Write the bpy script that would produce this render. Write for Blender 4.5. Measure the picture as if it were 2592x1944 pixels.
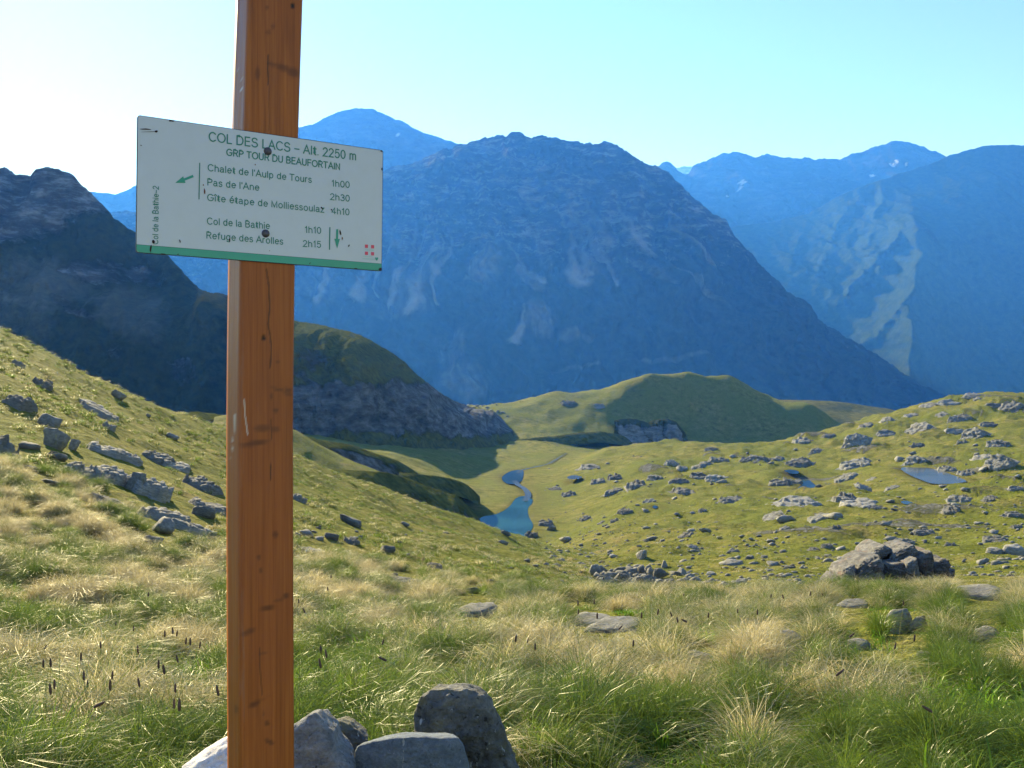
import bpy, bmesh, math, random
import numpy as np
from mathutils import Vector, Matrix, Euler, Quaternion

random.seed(7)
rng = np.random.default_rng(7)
S = bpy.context.scene
COL = S.collection
for _o in list(bpy.data.objects):
    bpy.data.objects.remove(_o)

# ------------------------------------------------------------------ camera, sky, sun, exposure
F = 2657.0                       # focal length in pixels of the 2592 x 1944 photograph
CXP, CYP = 1296.0, 972.0
cam_d = bpy.data.cameras.new('camera')
cam = bpy.data.objects.new('camera', cam_d)
COL.objects.link(cam)
cam_d.sensor_width = 36.0
cam_d.lens = 36.0 * F / 2592.0
cam_d.clip_start = 0.05
cam_d.clip_end = 60000.0
cam.location = (0, 0, 0)
cam.rotation_euler = (math.radians(90), 0, 0)      # looks along +Y, level
S.camera = cam

SUN_AZ = math.radians(27.0)      # to the left of the viewing direction
SUN_EL = math.radians(22.5)
SUN_DIR = Vector((-math.sin(SUN_AZ) * math.cos(SUN_EL), math.cos(SUN_AZ) * math.cos(SUN_EL), math.sin(SUN_EL)))

world = bpy.data.worlds.new('World')
S.world = world
world.use_nodes = True
wn = world.node_tree.nodes
wl = world.node_tree.links
wn.clear()
w_out = wn.new('ShaderNodeOutputWorld')
w_bg = wn.new('ShaderNodeBackground')
w_sky = wn.new('ShaderNodeTexSky')
w_sky.sky_type = 'NISHITA'
w_sky.sun_disc = False
w_sky.sun_elevation = SUN_EL
w_sky.sun_rotation = -SUN_AZ
w_sky.altitude = 2250
w_sky.air_density = 1.0
w_sky.dust_density = 0.3
w_sky.ozone_density = 1.5
w_bg.inputs['Strength'].default_value = 0.085
wl.new(w_sky.outputs[0], w_bg.inputs['Color'])
wl.new(w_bg.outputs[0], w_out.inputs['Surface'])

sun_d = bpy.data.lights.new('sun', 'SUN')
sun_d.energy = 5.0
sun_d.angle = math.radians(0.53)
sun_d.color = (1.0, 0.93, 0.82)
sun = bpy.data.objects.new('sun', sun_d)
COL.objects.link(sun)
sun.rotation_euler = SUN_DIR.to_track_quat('Z', 'Y').to_euler()
sun.location = (-30, 60, 60)

S.view_settings.view_transform = 'Standard'
S.view_settings.look = 'None'
S.view_settings.exposure = 1.40
S.view_settings.gamma = 1.0
S.view_settings.use_curve_mapping = False
S.render.engine = 'CYCLES'
S.cycles.use_denoising = True
S.cycles.max_bounces = 5
S.cycles.diffuse_bounces = 2
S.cycles.glossy_bounces = 2
S.cycles.transmission_bounces = 3
S.cycles.transparent_max_bounces = 6
S.cycles.volume_bounces = 1

# ------------------------------------------------------------------ helpers
def hash2(ix, iy, seed):
    h = (ix.astype(np.int64) * 374761393 + iy.astype(np.int64) * 668265263 + seed * 1442695041) & 0xFFFFFFFF
    h = ((h ^ (h >> 13)) * 1274126177) & 0xFFFFFFFF
    h = h ^ (h >> 16)
    return h

def perlin(x, y, seed=0):
    x = np.asarray(x, float); y = np.asarray(y, float)
    x0 = np.floor(x); y0 = np.floor(y)
    fx = x - x0; fy = y - y0
    ix = x0.astype(np.int64); iy = y0.astype(np.int64)
    u = fx * fx * fx * (fx * (fx * 6 - 15) + 10); v = fy * fy * fy * (fy * (fy * 6 - 15) + 10)
    def g(dx, dy):
        a = hash2(ix + dx, iy + dy, seed) * (2 * math.pi / 4294967296.0)
        return np.cos(a) * (fx - dx) + np.sin(a) * (fy - dy)
    n0 = g(0, 0) * (1 - u) + g(1, 0) * u
    n1 = g(0, 1) * (1 - u) + g(1, 1) * u
    return (n0 * (1 - v) + n1 * v) * 1.5

def fbm(x, y, octv=4, seed=0, gain=0.5, ridged=False):
    s = 0.0; a = 1.0; t = 0.0
    for k in range(octv):
        n = perlin(x * 2 ** k + 13.7 * k, y * 2 ** k - 7.3 * k, seed + k)
        if ridged:
            n = 1 - 2 * np.abs(n)
        s = s + a * n; t += a; a *= gain
    return s / t

def sstep(a, b, x):
    t = np.clip((x - a) / (b - a), 0, 1)
    return t * t * (3 - 2 * t)

def tag(o, label=None, cat=None, group=None, kind=None):
    if label: o['label'] = label
    if cat: o['category'] = cat
    if group: o['group'] = group
    if kind or cat: o['kind'] = kind or 'thing'
    return o

def link(name, mesh, parent=None, mat=None):
    o = bpy.data.objects.new(name, mesh)
    COL.objects.link(o)
    if parent is not None: o.parent = parent
    if mat is not None:
        mesh.materials.clear(); mesh.materials.append(mat)
    return o

def np_mesh(name, verts, faces, smooth=True):
    verts = np.asarray(verts, np.float32); faces = np.asarray(faces, np.int32)
    me = bpy.data.meshes.new(name)
    n = len(faces); k = faces.shape[1]
    me.vertices.add(len(verts)); me.vertices.foreach_set('co', verts.ravel())
    me.loops.add(n * k); me.loops.foreach_set('vertex_index', faces.ravel())
    me.polygons.add(n)
    me.polygons.foreach_set('loop_start', np.arange(0, n * k, k, dtype=np.int32))
    me.polygons.foreach_set('loop_total', np.full(n, k, np.int32))
    me.update(calc_edges=True)
    me.validate()
    if smooth:
        me.polygons.foreach_set('use_smooth', np.ones(len(me.polygons), bool))
    return me

def grid_faces(nr, nc):
    i = np.arange(nr - 1)[:, None] * nc + np.arange(nc - 1)[None, :]
    i = i.ravel()
    return np.stack([i, i + 1, i + nc + 1, i + nc], 1)

def attr(me, name, vals):
    a = me.attributes.new(name, 'FLOAT', 'POINT')
    a.data.foreach_set('value', np.asarray(vals, np.float32).ravel())

def ray(px, py):
    return (px - CXP) / F, (CYP - py) / F

# ------------------------------------------------------------------ materials
class NT:
    def __init__(self, name):
        self.m = bpy.data.materials.new(name); self.m.use_nodes = True
        self.t = self.m.node_tree; self.t.nodes.clear()
        self.out = self.n('ShaderNodeOutputMaterial')
    def n(self, typ, **kw):
        nd = self.t.nodes.new(typ)
        for k, v in kw.items(): setattr(nd, k, v)
        return nd
    def l(self, a, b): self.t.links.new(a, b)
    def val(self, sock, v):
        if hasattr(v, 'is_output'): self.l(v, sock)
        elif isinstance(v, (tuple, list)) and len(v) == 3 and sock.type == 'RGBA': sock.default_value = (*v, 1)
        else: sock.default_value = v
    def noise(self, vec, scale, detail=4, rough=0.55, out='Fac', dist=0.0):
        nd = self.n('ShaderNodeTexNoise'); nd.inputs['Scale'].default_value = scale
        nd.inputs['Detail'].default_value = detail; nd.inputs['Roughness'].default_value = rough
        nd.inputs['Distortion'].default_value = dist
        if vec is not None: self.l(vec, nd.inputs['Vector'])
        return nd.outputs[out]
    def ramp(self, fac, stops, interp='LINEAR'):
        nd = self.n('ShaderNodeValToRGB'); cr = nd.color_ramp; cr.interpolation = interp
        while len(cr.elements) < len(stops): cr.elements.new(0.5)
        for e, (p, c) in zip(cr.elements, stops):
            e.position = p; e.color = (*c, 1) if isinstance(c, (tuple, list)) else (c, c, c, 1)
        self.l(fac, nd.inputs['Fac'])
        return nd.outputs['Color']
    def mix(self, fac, a, b, blend='MIX'):
        nd = self.n('ShaderNodeMix', data_type='RGBA', blend_type=blend)
        self.val(nd.inputs[0], fac); self.val(nd.inputs[6], a); self.val(nd.inputs[7], b)
        return nd.outputs[2]
    def math(self, op, a, b=0.5, c=None, clamp=False):
        nd = self.n('ShaderNodeMath', operation=op); nd.use_clamp = clamp
        self.val(nd.inputs[0], a); self.val(nd.inputs[1], b)
        if c is not None: self.val(nd.inputs[2], c)
        return nd.outputs[0]
    def attr(self, name, typ='GEOMETRY', out='Fac'):
        nd = self.n('ShaderNodeAttribute', attribute_name=name); nd.attribute_type = typ
        return nd.outputs[out]
    def mapping(self, vec, scale=(1, 1, 1), rot=(0, 0, 0)):
        nd = self.n('ShaderNodeMapping'); nd.inputs['Scale'].default_value = scale; nd.inputs['Rotation'].default_value = rot
        self.l(vec, nd.inputs['Vector']); return nd.outputs[0]
    def bump(self, h, strength=0.5, dist=0.1):
        nd = self.n('ShaderNodeBump'); nd.inputs['Strength'].default_value = strength
        nd.inputs['Distance'].default_value = dist; self.l(h, nd.inputs['Height']); return nd.outputs[0]
    def principled(self, color, rough=0.8, normal=None, spec=0.3, **kw):
        p = self.n('ShaderNodeBsdfPrincipled')
        self.val(p.inputs['Base Color'], color); self.val(p.inputs['Roughness'], rough)
        p.inputs['Specular IOR Level'].default_value = spec
        if normal is not None: self.l(normal, p.inputs['Normal'])
        for k, v in kw.items(): self.val(p.inputs[k], v)
        self.l(p.outputs[0], self.out.inputs['Surface'])
        return p
    def pos(self):
        return self.n('ShaderNodeNewGeometry').outputs['Position']
    def obj(self):
        return self.n('ShaderNodeTexCoord').outputs['Object']
    def orand(self):
        return self.n('ShaderNodeObjectInfo').outputs['Random']

def mat_terrain():
    t = NT('alpine_turf')
    p = t.pos()
    big = t.noise(p, 0.05, 5, 0.6)
    med = t.noise(p, 0.45, 5, 0.65)
    fine = t.noise(p, 3.0, 5, 0.7)
    tiny = t.noise(p, 22.0, 3, 0.7)
    g = t.ramp(med, [(0.27, (0.050, 0.060, 0.014)), (0.42, (0.140, 0.152, 0.030)), (0.56, (0.215, 0.205, 0.052)), (0.72, (0.310, 0.248, 0.105))])
    g = t.mix(t.ramp(big, [(0.40, 0.0), (0.62, 0.8)]), g, (0.145, 0.172, 0.030))
    g = t.mix(0.8, g, t.ramp(fine, [(0.28, (0.30, 0.32, 0.30)), (0.48, (1, 1, 1)), (0.70, (1.45, 1.38, 1.25))]), 'MULTIPLY')
    g = t.mix(0.6, g, t.ramp(tiny, [(0.3, (0.45, 0.45, 0.4)), (0.6, (1.15, 1.15, 1.1))]), 'MULTIPLY')
    g = t.mix(t.math('MULTIPLY', t.attr('marsh'), 0.85), g, t.ramp(fine, [(0.3, (0.075, 0.065, 0.018)), (0.7, (0.15, 0.105, 0.035))]))
    g = t.mix(t.attr('bare'), g, t.ramp(fine, [(0.3, (0.12, 0.10, 0.08)), (0.7, (0.26, 0.22, 0.18))]))
    # rock where the attribute says so
    rn = t.noise(t.mapping(p, (1, 1, 2.6), (0.25, 0.5, 0)), 0.5, 8, 0.7)
    r = t.ramp(rn, [(0.3, (0.07, 0.075, 0.075)), (0.5, (0.17, 0.175, 0.17)), (0.7, (0.30, 0.30, 0.29))])
    rm = t.math('ADD', t.attr('rock'), t.math('MULTIPLY', t.math('SUBTRACT', fine, 0.5), 0.9))
    rm = t.ramp(rm, [(0.42, 0.0), (0.56, 1.0)])
    c = t.mix(rm, g, r)
    h = t.math('ADD', t.math('MULTIPLY', fine, 0.6), t.math('MULTIPLY', med, 0.5))
    h = t.math('ADD', h, t.math('MULTIPLY', t.math('MULTIPLY', rn, rm), 1.5))
    h = t.math('ADD', h, t.math('MULTIPLY', tiny, 0.08))
    t.principled(c, 0.9, t.bump(h, 0.85, 0.7), 0.02)
    return t.m

def mat_hill(name, rock_scale=0.06, grass=((0.030, 0.042, 0.014), (0.085, 0.085, 0.028)), rock=((0.05, 0.055, 0.06), (0.16, 0.165, 0.17), (0.30, 0.30, 0.30)), bumpd=4.0, streak=None):
    t = NT(name)
    p = t.pos()
    n1 = t.noise(p, rock_scale, 8, 0.68)
    n2 = t.noise(p, rock_scale * 9, 6, 0.7)
    n3 = t.noise(t.mapping(p, (1, 1, 3.0), (0.3, 0.45, 0)), rock_scale * 3, 8, 0.7)
    g = t.ramp(n2, [(0.3, grass[0]), (0.7, grass[1])])
    r = t.ramp(n3, [(0.3, rock[0]), (0.5, rock[1]), (0.7, rock[2])])
    rm = t.math('ADD', t.attr('rock'), t.math('MULTIPLY', t.math('SUBTRACT', n1, 0.5), 1.3))
    rm = t.math('ADD', rm, t.math('MULTIPLY', t.math('SUBTRACT', n2, 0.5), 0.7))
    rm = t.ramp(rm, [(0.40, 0.0), (0.62, 1.0)])
    c = t.mix(rm, g, r)
    sc = t.ramp(n2, [(0.3, (0.20, 0.20, 0.20)), (0.7, (0.34, 0.335, 0.32))])
    c = t.mix(t.math('MULTIPLY', t.attr('scree'), 0.9), c, sc)
    c = t.mix(t.attr('snow'), c, (0.85, 0.87, 0.9))
    h = t.math('ADD', t.math('MULTIPLY', n3, 1.0), t.math('MULTIPLY', n2, 0.5))
    h = t.math('MULTIPLY', h, t.math('ADD', t.math('MULTIPLY', rm, 0.75), 0.25))
    t.principled(c, 1.0, t.bump(h, 0.9, bumpd), 0.0)
    return t.m

def mat_rock(name, base, dark, pale, lichen=(0.30, 0.30, 0.16), scale=9.0, lich=0.3, bd=0.02, band=3.5, speck=0.0):
    t = NT(name)
    p = t.obj()
    r = t.orand()
    off = t.n('ShaderNodeVectorMath', operation='ADD'); t.l(p, off.inputs[0])
    cmb = t.n('ShaderNodeCombineXYZ'); t.l(t.math('MULTIPLY', r, 40), cmb.inputs[0]); t.l(t.math('MULTIPLY', r, 17), cmb.inputs[2])
    t.l(cmb.outputs[0], off.inputs[1])
    q = off.outputs[0]
    n1 = t.noise(q, scale * 0.35, 5, 0.65)
    n2 = t.noise(t.mapping(q, (1, 1, band)), scale, 8, 0.72)
    n3 = t.noise(q, scale * 7, 4, 0.75)
    c = t.ramp(n2, [(0.28, dark), (0.5, base), (0.74, pale)])
    c = t.mix(0.7, c, t.ramp(n3, [(0.25, (0.5, 0.5, 0.5)), (0.6, (1.1, 1.1, 1.1)), (0.8, (1.4, 1.4, 1.4))]), 'MULTIPLY')
    lm = t.ramp(t.noise(q, scale * 0.9, 6, 0.75), [(0.55, 0.0), (0.64, lich)])
    c = t.mix(lm, c, lichen)
    c = t.mix(t.ramp(n1, [(0.5, 0.0), (0.7, 0.5)]), c, dark)
    if speck:
        c = t.mix(t.ramp(t.noise(t.mapping(q, (1, 1, 0.45)), scale * 3.2, 3, 0.6), [(0.66, 0.0), (0.71, speck)]), c, (0.55, 0.55, 0.53))
        c = t.mix(t.ramp(t.noise(q, scale * 5.0, 2, 0.5), [(0.30, speck), (0.37, 0.0)]), c, (0.015, 0.015, 0.015))
    br = t.n('ShaderNodeHueSaturation'); t.l(c, br.inputs['Color']); t.l(t.math('ADD', t.math('MULTIPLY', r, 0.5), 0.75), br.inputs['Value'])
    h = t.math('ADD', n2, t.math('MULTIPLY', n3, 0.35))
    t.principled(br.outputs[0], 0.85, t.bump(h, 0.8, bd), 0.25)
    return t.m

M_TERR = mat_terrain()
M_ROCK = mat_rock('grey_schist', (0.20, 0.20, 0.185), (0.08, 0.081, 0.076), (0.36, 0.355, 0.33), scale=3.0, bd=0.08)
M_PALE = mat_rock('pale_lichened_stone', (0.24, 0.235, 0.215), (0.10, 0.098, 0.09), (0.40, 0.39, 0.36), lichen=(0.30, 0.31, 0.19), scale=3.0, bd=0.05)
M_BOULD = mat_rock('grey_brown_stone', (0.16, 0.16, 0.15), (0.06, 0.06, 0.058), (0.27, 0.26, 0.24), lichen=(0.24, 0.23, 0.07), scale=3.0, lich=0.55, bd=0.03)
M_BLUE = mat_rock('blue_grey_slate', (0.24, 0.27, 0.30), (0.13, 0.145, 0.16), (0.38, 0.41, 0.43), scale=4.0, lich=0.08, bd=0.015)

# ------------------------------------------------------------------ ground: control points (px, py of the survey, distance) -> smooth height field
CTRL = {
 0:    [(1944,3.2),(1680,6),(1500,9),(1350,12.5),(1200,17),(1080,23),(960,31),(880,40),(841,48),(900,56),(1000,75),(1090,110),(1100,160),(1075,230),(1060,330),(1040,520)],
 300:  [(1944,3.2),(1670,6.2),(1520,9),(1400,12),(1300,16),(1200,22),(1110,31),(1040,42),(996,53),(1060,64),(1130,85),(1150,120),(1130,170),(1110,230),(1080,330),(1050,520)],
 575:  [(1944,3.2),(1660,6.4),(1530,9.5),(1440,13),(1370,17.5),(1290,24),(1210,34),(1140,46),(1084,62),(1130,76),(1135,100),(1052,120),(1100,140),(1110,230),(1080,330),(1050,520)],
 750:  [(1944,3.2),(1655,6.5),(1540,9.5),(1460,13.5),(1400,18),(1330,25),(1260,36),(1200,50),(1160,68),(1195,82),(1190,112),(1098,128),(1135,146),(1125,200),(1100,240),(1080,330),(1050,520)],
 940:  [(1944,3.2),(1655,6.5),(1550,9.5),(1480,14),(1430,19),(1370,27),(1310,40),(1265,56),(1230,76),(1262,90),(1258,113),(1193,122),(1206,135),(1200,155),(1148,167),(1154,185),(1140,215),(1128,255),(1085,330),(1055,520)],
 1060: [(1944,3.2),(1650,6.5),(1560,9.5),(1495,14),(1450,20),(1400,29),(1350,43),(1310,60),(1277,82),(1330,98),(1320,115),(1227,128),(1243,143),(1240,156),(1203,166),(1207,185),(1160,225),(1138,265),(1128,300),(1070,360),(1050,520)],
 1180: [(1944,3.2),(1650,6.5),(1565,9.5),(1510,14),(1465,20),(1420,30),(1375,46),(1340,65),(1314,88),(1360,105),(1352,118),(1290,130),(1318,143),(1262,165),(1228,195),(1200,228),(1150,280),(1137,310),(1125,345),(1080,395),(1030,440),(1060,520)],
 1300: [(1944,3.2),(1650,6.5),(1570,9.5),(1518,14),(1480,20),(1440,31),(1405,47),(1380,66),(1353,88),(1410,108),(1408,126),(1358,141),(1290,171),(1240,203),(1205,234),(1170,275),(1140,322),(1123,352),(1110,380),(1060,420),(1022,455),(1055,520)],
 1400: [(1944,3.2),(1650,6.5),(1570,9.5),(1525,14),(1495,20),(1465,31),(1435,47),(1410,62),(1392,80),(1400,100),(1370,125),(1310,150),(1270,175),(1215,215),(1170,265),(1140,310),(1125,350),(1115,380),(1050,430),(992,470),(1050,520)],
 1500: [(1944,3.2),(1650,6.5),(1570,9.5),(1528,13),(1510,17),(1512,22),(1500,30),(1478,42),(1445,58),(1410,78),(1360,105),(1300,140),(1250,175),(1205,212),(1165,250),(1134,290),(1150,330),(1140,370),(1110,400),(1045,430),(990,462),(1050,520)],
 1640: [(1944,3.2),(1650,6.5),(1570,9.5),(1525,13),(1508,16.5),(1520,22),(1505,29),(1475,40),(1430,56),(1390,76),(1340,102),(1280,135),(1230,170),(1180,215),(1123,290),(1160,330),(1160,370),(1132,418),(1048,437),(955,452),(1010,490),(1070,520)],
 1740: [(1944,3.2),(1650,6.5),(1570,9.5),(1525,13),(1508,16.5),(1520,22),(1505,29),(1475,40),(1430,56),(1390,76),(1340,102),(1280,135),(1230,170),(1180,215),(1123,290),(1160,330),(1160,370),(1132,420),(1052,439),(956,454),(1010,490),(1070,520)],
 1560: [(1944,3.2),(1650,6.5),(1570,9.5),(1528,13),(1510,17),(1512,22),(1500,30),(1478,42),(1445,58),(1410,78),(1360,105),(1300,140),(1250,175),(1205,212),(1165,250),(1134,290),(1150,330),(1140,370),(1110,400),(1050,430),(976,458),(1050,520)],
 1850: [(1944,3.2),(1650,6.5),(1570,9.5),(1522,13),(1508,16.5),(1525,22),(1505,29),(1460,42),(1410,58),(1360,80),(1310,107),(1255,142),(1205,180),(1160,225),(1134,285),(1170,320),(1165,370),(1130,424),(1060,440),(963,456),(1030,500),(1070,520)],
 2050: [(1944,3.2),(1650,6.5),(1565,9.5),(1518,13),(1506,16),(1528,21),(1505,28),(1450,43),(1395,60),(1340,83),(1290,110),(1240,145),(1190,185),(1140,232),(1103,285),(1150,320),(1160,370),(1122,426),(1020,454),(1060,480),(1070,520)],
 2200: [(1944,3.2),(1645,6.5),(1560,9.5),(1515,13),(1504,16),(1525,21),(1500,28),(1440,43),(1380,62),(1330,84),(1280,110),(1225,145),(1170,185),(1120,230),(1066,285),(1130,320),(1150,380),(1120,440),(1090,520)],
 2400: [(1944,3.2),(1640,6.5),(1550,9.5),(1508,13),(1497,15.5),(1520,20),(1490,28),(1425,45),(1370,63),(1315,85),(1260,110),(1205,142),(1150,180),(1090,230),(1011,290),(1090,330),(1140,400),(1100,520)],
 2592: [(1944,3.2),(1635,6.5),(1545,9.5),(1502,13),(1492,15),(1515,20),(1480,29),(1415,45),(1355,64),(1300,85),(1245,110),(1190,140),(1130,178),(1070,225),(1002,290),(1080,330),(1130,400),(1100,520)],
}
CTRL[-350] = [(py - (18 if D < 60 else 0), D) for py, D in CTRL[0]]
CTRL[2950] = [(py + (8 if 100 < D < 300 else 0), D) for py, D in CTRL[2592]]
_P = np.array([((px - CXP) / F, math.log(D), (CYP - py) / F) for px, L in CTRL.items() for py, D in L])
KU, KD = 3.2, 1.5
_A = np.stack([_P[:, 0] * KU, _P[:, 1] * KD], 1)
def _phi(r2):
    return np.where(r2 > 1e-12, 0.5 * r2 * np.log(np.maximum(r2, 1e-12)), 0.0)
_n = len(_A)
_K = _phi(((_A[:, None] - _A[None]) ** 2).sum(-1)) + np.eye(_n) * 1e-4
_Q = np.concatenate([np.ones((_n, 1)), _A], 1)
_M = np.block([[_K, _Q], [_Q.T, np.zeros((3, 3))]])
_W = np.linalg.solve(_M, np.concatenate([_P[:, 2], np.zeros(3)]))
def v_smooth(u, D):
    u = np.clip(np.asarray(u, float), -0.61, 0.61); D = np.clip(np.asarray(D, float), 3.2, 520)
    sh = np.broadcast(u, D).shape
    a = np.broadcast_to(u * KU, sh).ravel(); b = np.broadcast_to(np.log(D) * KD, sh).ravel()
    out = np.empty(len(a))
    for i in range(0, len(a), 20000):
        d2 = (a[i:i + 20000, None] - _A[None, :, 0]) ** 2 + (b[i:i + 20000, None] - _A[None, :, 1]) ** 2
        out[i:i + 20000] = _phi(d2) @ _W[:_n] + _W[_n] + _W[_n + 1] * a[i:i + 20000] + _W[_n + 2] * b[i:i + 20000]
    return out.reshape(sh)
def z_raw(x, y):
    D = np.maximum(y, 0.05); u = x / D
    Dc = np.clip(D, 3.2, 520)
    z = v_smooth(u, Dc) * Dc
    near = D < 3.2
    z = np.where(near, z + (3.2 - D) * 0.05, z)
    far = np.clip((D - 520) / 380, 0, 1)
    z = z * (1 - far) + far * -430
    # relief: undulation that grows with distance, hummocks, small tussocky ground
    k = sstep(3, 30, D)
    z = z + k * 0.7 * fbm(x * 0.09, y * 0.09, 3, 3) * sstep(10, 80, D) * (1 + 0.9 * sstep(180, 330, D))
    z = z + 0.22 * k * fbm(x * 0.4, y * 0.4, 4, 11)
    z = z + 0.05 * fbm(x * 1.7, y * 1.7, 3, 23)
    # hummocky bedrock on the hillside across the dip
    hill = sstep(0.03, 0.16, u) * sstep(30, 60, D) * (1 - sstep(300, 330, D))
    hn = fbm(x * 0.11 + y * 0.05, y * 0.06, 4, 41)
    z = z + hill * 2.4 * np.maximum(hn - 0.05, 0) * sstep(30, 120, D)
    z = z + hill * 0.16 * fbm(x * 0.7 + 3, y * 0.5, 3, 49)
    z = z + hill * 0.95 * fbm(x * 0.16 + 9, y * 0.10 + x * 0.05, 4, 47) * sstep(35, 90, D)
    return z

# water levels: surveyed outlines of the pools, each on its own level
def pool(pts, off=(1300, 900), s=0.58409, z=None):
    q = [(off[0] + s * x, off[1] + s * y) for x, y in pts]
    return q, z
def first_hit(px, py, dmin=3.3, dmax=515.0, n=900):
    u, v = ray(px, py)
    D = np.exp(np.linspace(math.log(dmin), math.log(dmax), n))
    vt = z_raw(u * D, D) / D
    i = np.argmax(vt >= v)
    if vt[i] < v: i = np.argmax(vt)
    return float(D[i])
s5 = 0.43407; s58 = 0.58409
POOLS = {
 'stream_pool':  (pool([(1190,1262),(1225,1213),(1290,1210),(1350,1185),(1395,1150),(1415,1110),(1440,1095),(1470,1110),(1465,1140),(1435,1165),(1440,1220),(1470,1265),(1450,1300),(1420,1345),(1330,1345),(1200,1300)], (700,780), s5)[0], -20.6),
 'upper_pool':   (pool([(1328,992),(1355,965),(1400,945),(1418,942),(1422,965),(1415,1000),(1395,1018),(1375,1028),(1355,1022)], (700,780), s5)[0], -20.6),
 'pond_1': (pool([(228,525),(265,517),(300,525),(292,534),(240,537)])[0], None),
 'pond_2': (pool([(1163,497),(1215,494),(1243,505),(1225,516),(1190,509)])[0], None),
 'pond_3': (pool([(1250,538),(1275,534),(1300,555),(1325,573),(1290,586),(1230,586),(1228,577),(1250,558)])[0], None),
 'pond_4': (pool([(1668,483),(1760,487),(1800,485),(1870,505),(1977,545),(1930,554),(1820,559),(1770,541),(1700,512)])[0], None),
 'pond_5': (pool([(1673,632),(1700,628),(1732,637),(1725,646),(1690,645)])[0], None),
 'pond_6': (pool([(600,652),(615,649),(628,655),(618,664),(604,663)])[0], None),
}
POLY = {}
for _k, (_q, _z) in POOLS.items():
    if _z is None:
        cx = sum(a for a, b in _q) / len(_q); cy = sum(b for a, b in _q) / len(_q)
        D = first_hit(cx, cy, 40); _z = ray(cx, cy)[1] * D
    w = []
    for a, b in _q:
        u, v = ray(a, b); D = _z / v; w.append((u * D, D))
    POLY[_k] = (np.array(w), _z)

def ribbon(line, width, z, off=(700, 780), s=s5):
    L = []
    for x, y in line:
        u, v = ray(off[0] + s * x, off[1] + s * y); D = z / v; L.append((u * D, D))
    L = np.array(L)
    for _ in range(2):
        L = np.concatenate([L[:1], np.stack([L[:-1] * .75 + L[1:] * .25, L[:-1] * .25 + L[1:] * .75], 1).reshape(-1, 2), L[-1:]])
    t = np.gradient(L, axis=0); t /= np.linalg.norm(t, axis=1)[:, None]; nr = np.stack([-t[:, 1], t[:, 0]], 1)
    w = width * (0.75 + 0.5 * np.abs(np.sin(np.arange(len(L)) * 1.7)))[:, None] / 2
    return np.concatenate([L + nr * w, (L - nr * w)[::-1]])
POLY['stream'] = (ribbon([(1448, 1125), (1472, 1092), (1458, 1064), (1434, 1044), (1405, 1030), (1388, 1005)], 1.1, -20.6), -20.6)
POLY['brook'] = (ribbon([(1405, 962), (1428, 944), (1500, 928), (1560, 916), (1600, 902), (1630, 882), (1662, 862), (1692, 846)], 0.8, -20.6), -20.6)

def poly_sd(x, y, P):
    """signed distance to polygon, negative inside"""
    d = np.full(x.shape, 1e9); ins = np.zeros(x.shape, bool)
    n = len(P)
    for i in range(n):
        x0, y0 = P[i]; x1, y1 = P[(i + 1) % n]
        ex, ey = x1 - x0, y1 - y0
        t = np.clip(((x - x0) * ex + (y - y0) * ey) / (ex * ex + ey * ey + 1e-9), 0, 1)
        d = np.minimum(d, (x - x0 - t * ex) ** 2 + (y - y0 - t * ey) ** 2)
        c = ((y0 > y) != (y1 > y)) & (x < (x1 - x0) * (y - y0) / (y1 - y0 + 1e-12) + x0)
        ins ^= c
    d = np.sqrt(d)
    return np.where(ins, -d, d)

def z_ground(x, y, masks=False):
    x = np.asarray(x, float); y = np.asarray(y, float)
    z = z_raw(x, y)
    marsh = np.zeros_like(z); wet = np.zeros(z.shape, bool)
    for k, (P, zp) in POLY.items():
        R = 16.0 if not k.startswith('pond') else 7.0
        lo = P.min(0) - R; hi = P.max(0) + R
        m = (x > lo[0]) & (x < hi[0]) & (y > lo[1]) & (y < hi[1])
        if not m.any(): continue
        sd = poly_sd(x[m], y[m], P)
        w = 1 - sstep(0, R, sd)
        e = 0.9 if not k.startswith('pond') else 0.3
        w = 1 - sstep(R * 0.2, R, sd)
        bank = np.where(sd < e, np.maximum(-0.6, (sd - e) * 0.25) - 0.03, np.minimum((sd - e) * 0.02, 0.4))
        zm = z[m]
        new = np.where(sd < e, zp + bank, zm * (1 - w) + (zp + bank) * w)
        z[m] = np.where(wet[m], np.minimum(zm, new), new)
        wet[m] |= sd < e + 0.3
        marsh[m] = np.maximum(marsh[m], (0.15 if k == 'brook' else 0.45) * (1 - sstep(0.0, R * 0.3, sd)))
    return (z, marsh) if masks else z

def hit(px, py, dmin=3.3, dmax=515.0, n=700):
    """point of the ground seen at a surveyed direction"""
    u, v = ray(px, py)
    D = np.exp(np.linspace(math.log(dmin), math.log(dmax), n))
    vt = z_ground(u * D, D) / D
    i = int(np.argmax(vt >= v))
    if vt[i] < v: i = int(np.argmax(vt))
    return u * D[i], float(D[i]), float(z_ground(np.array([u * D[i]]), np.array([D[i]]))[0])

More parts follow.
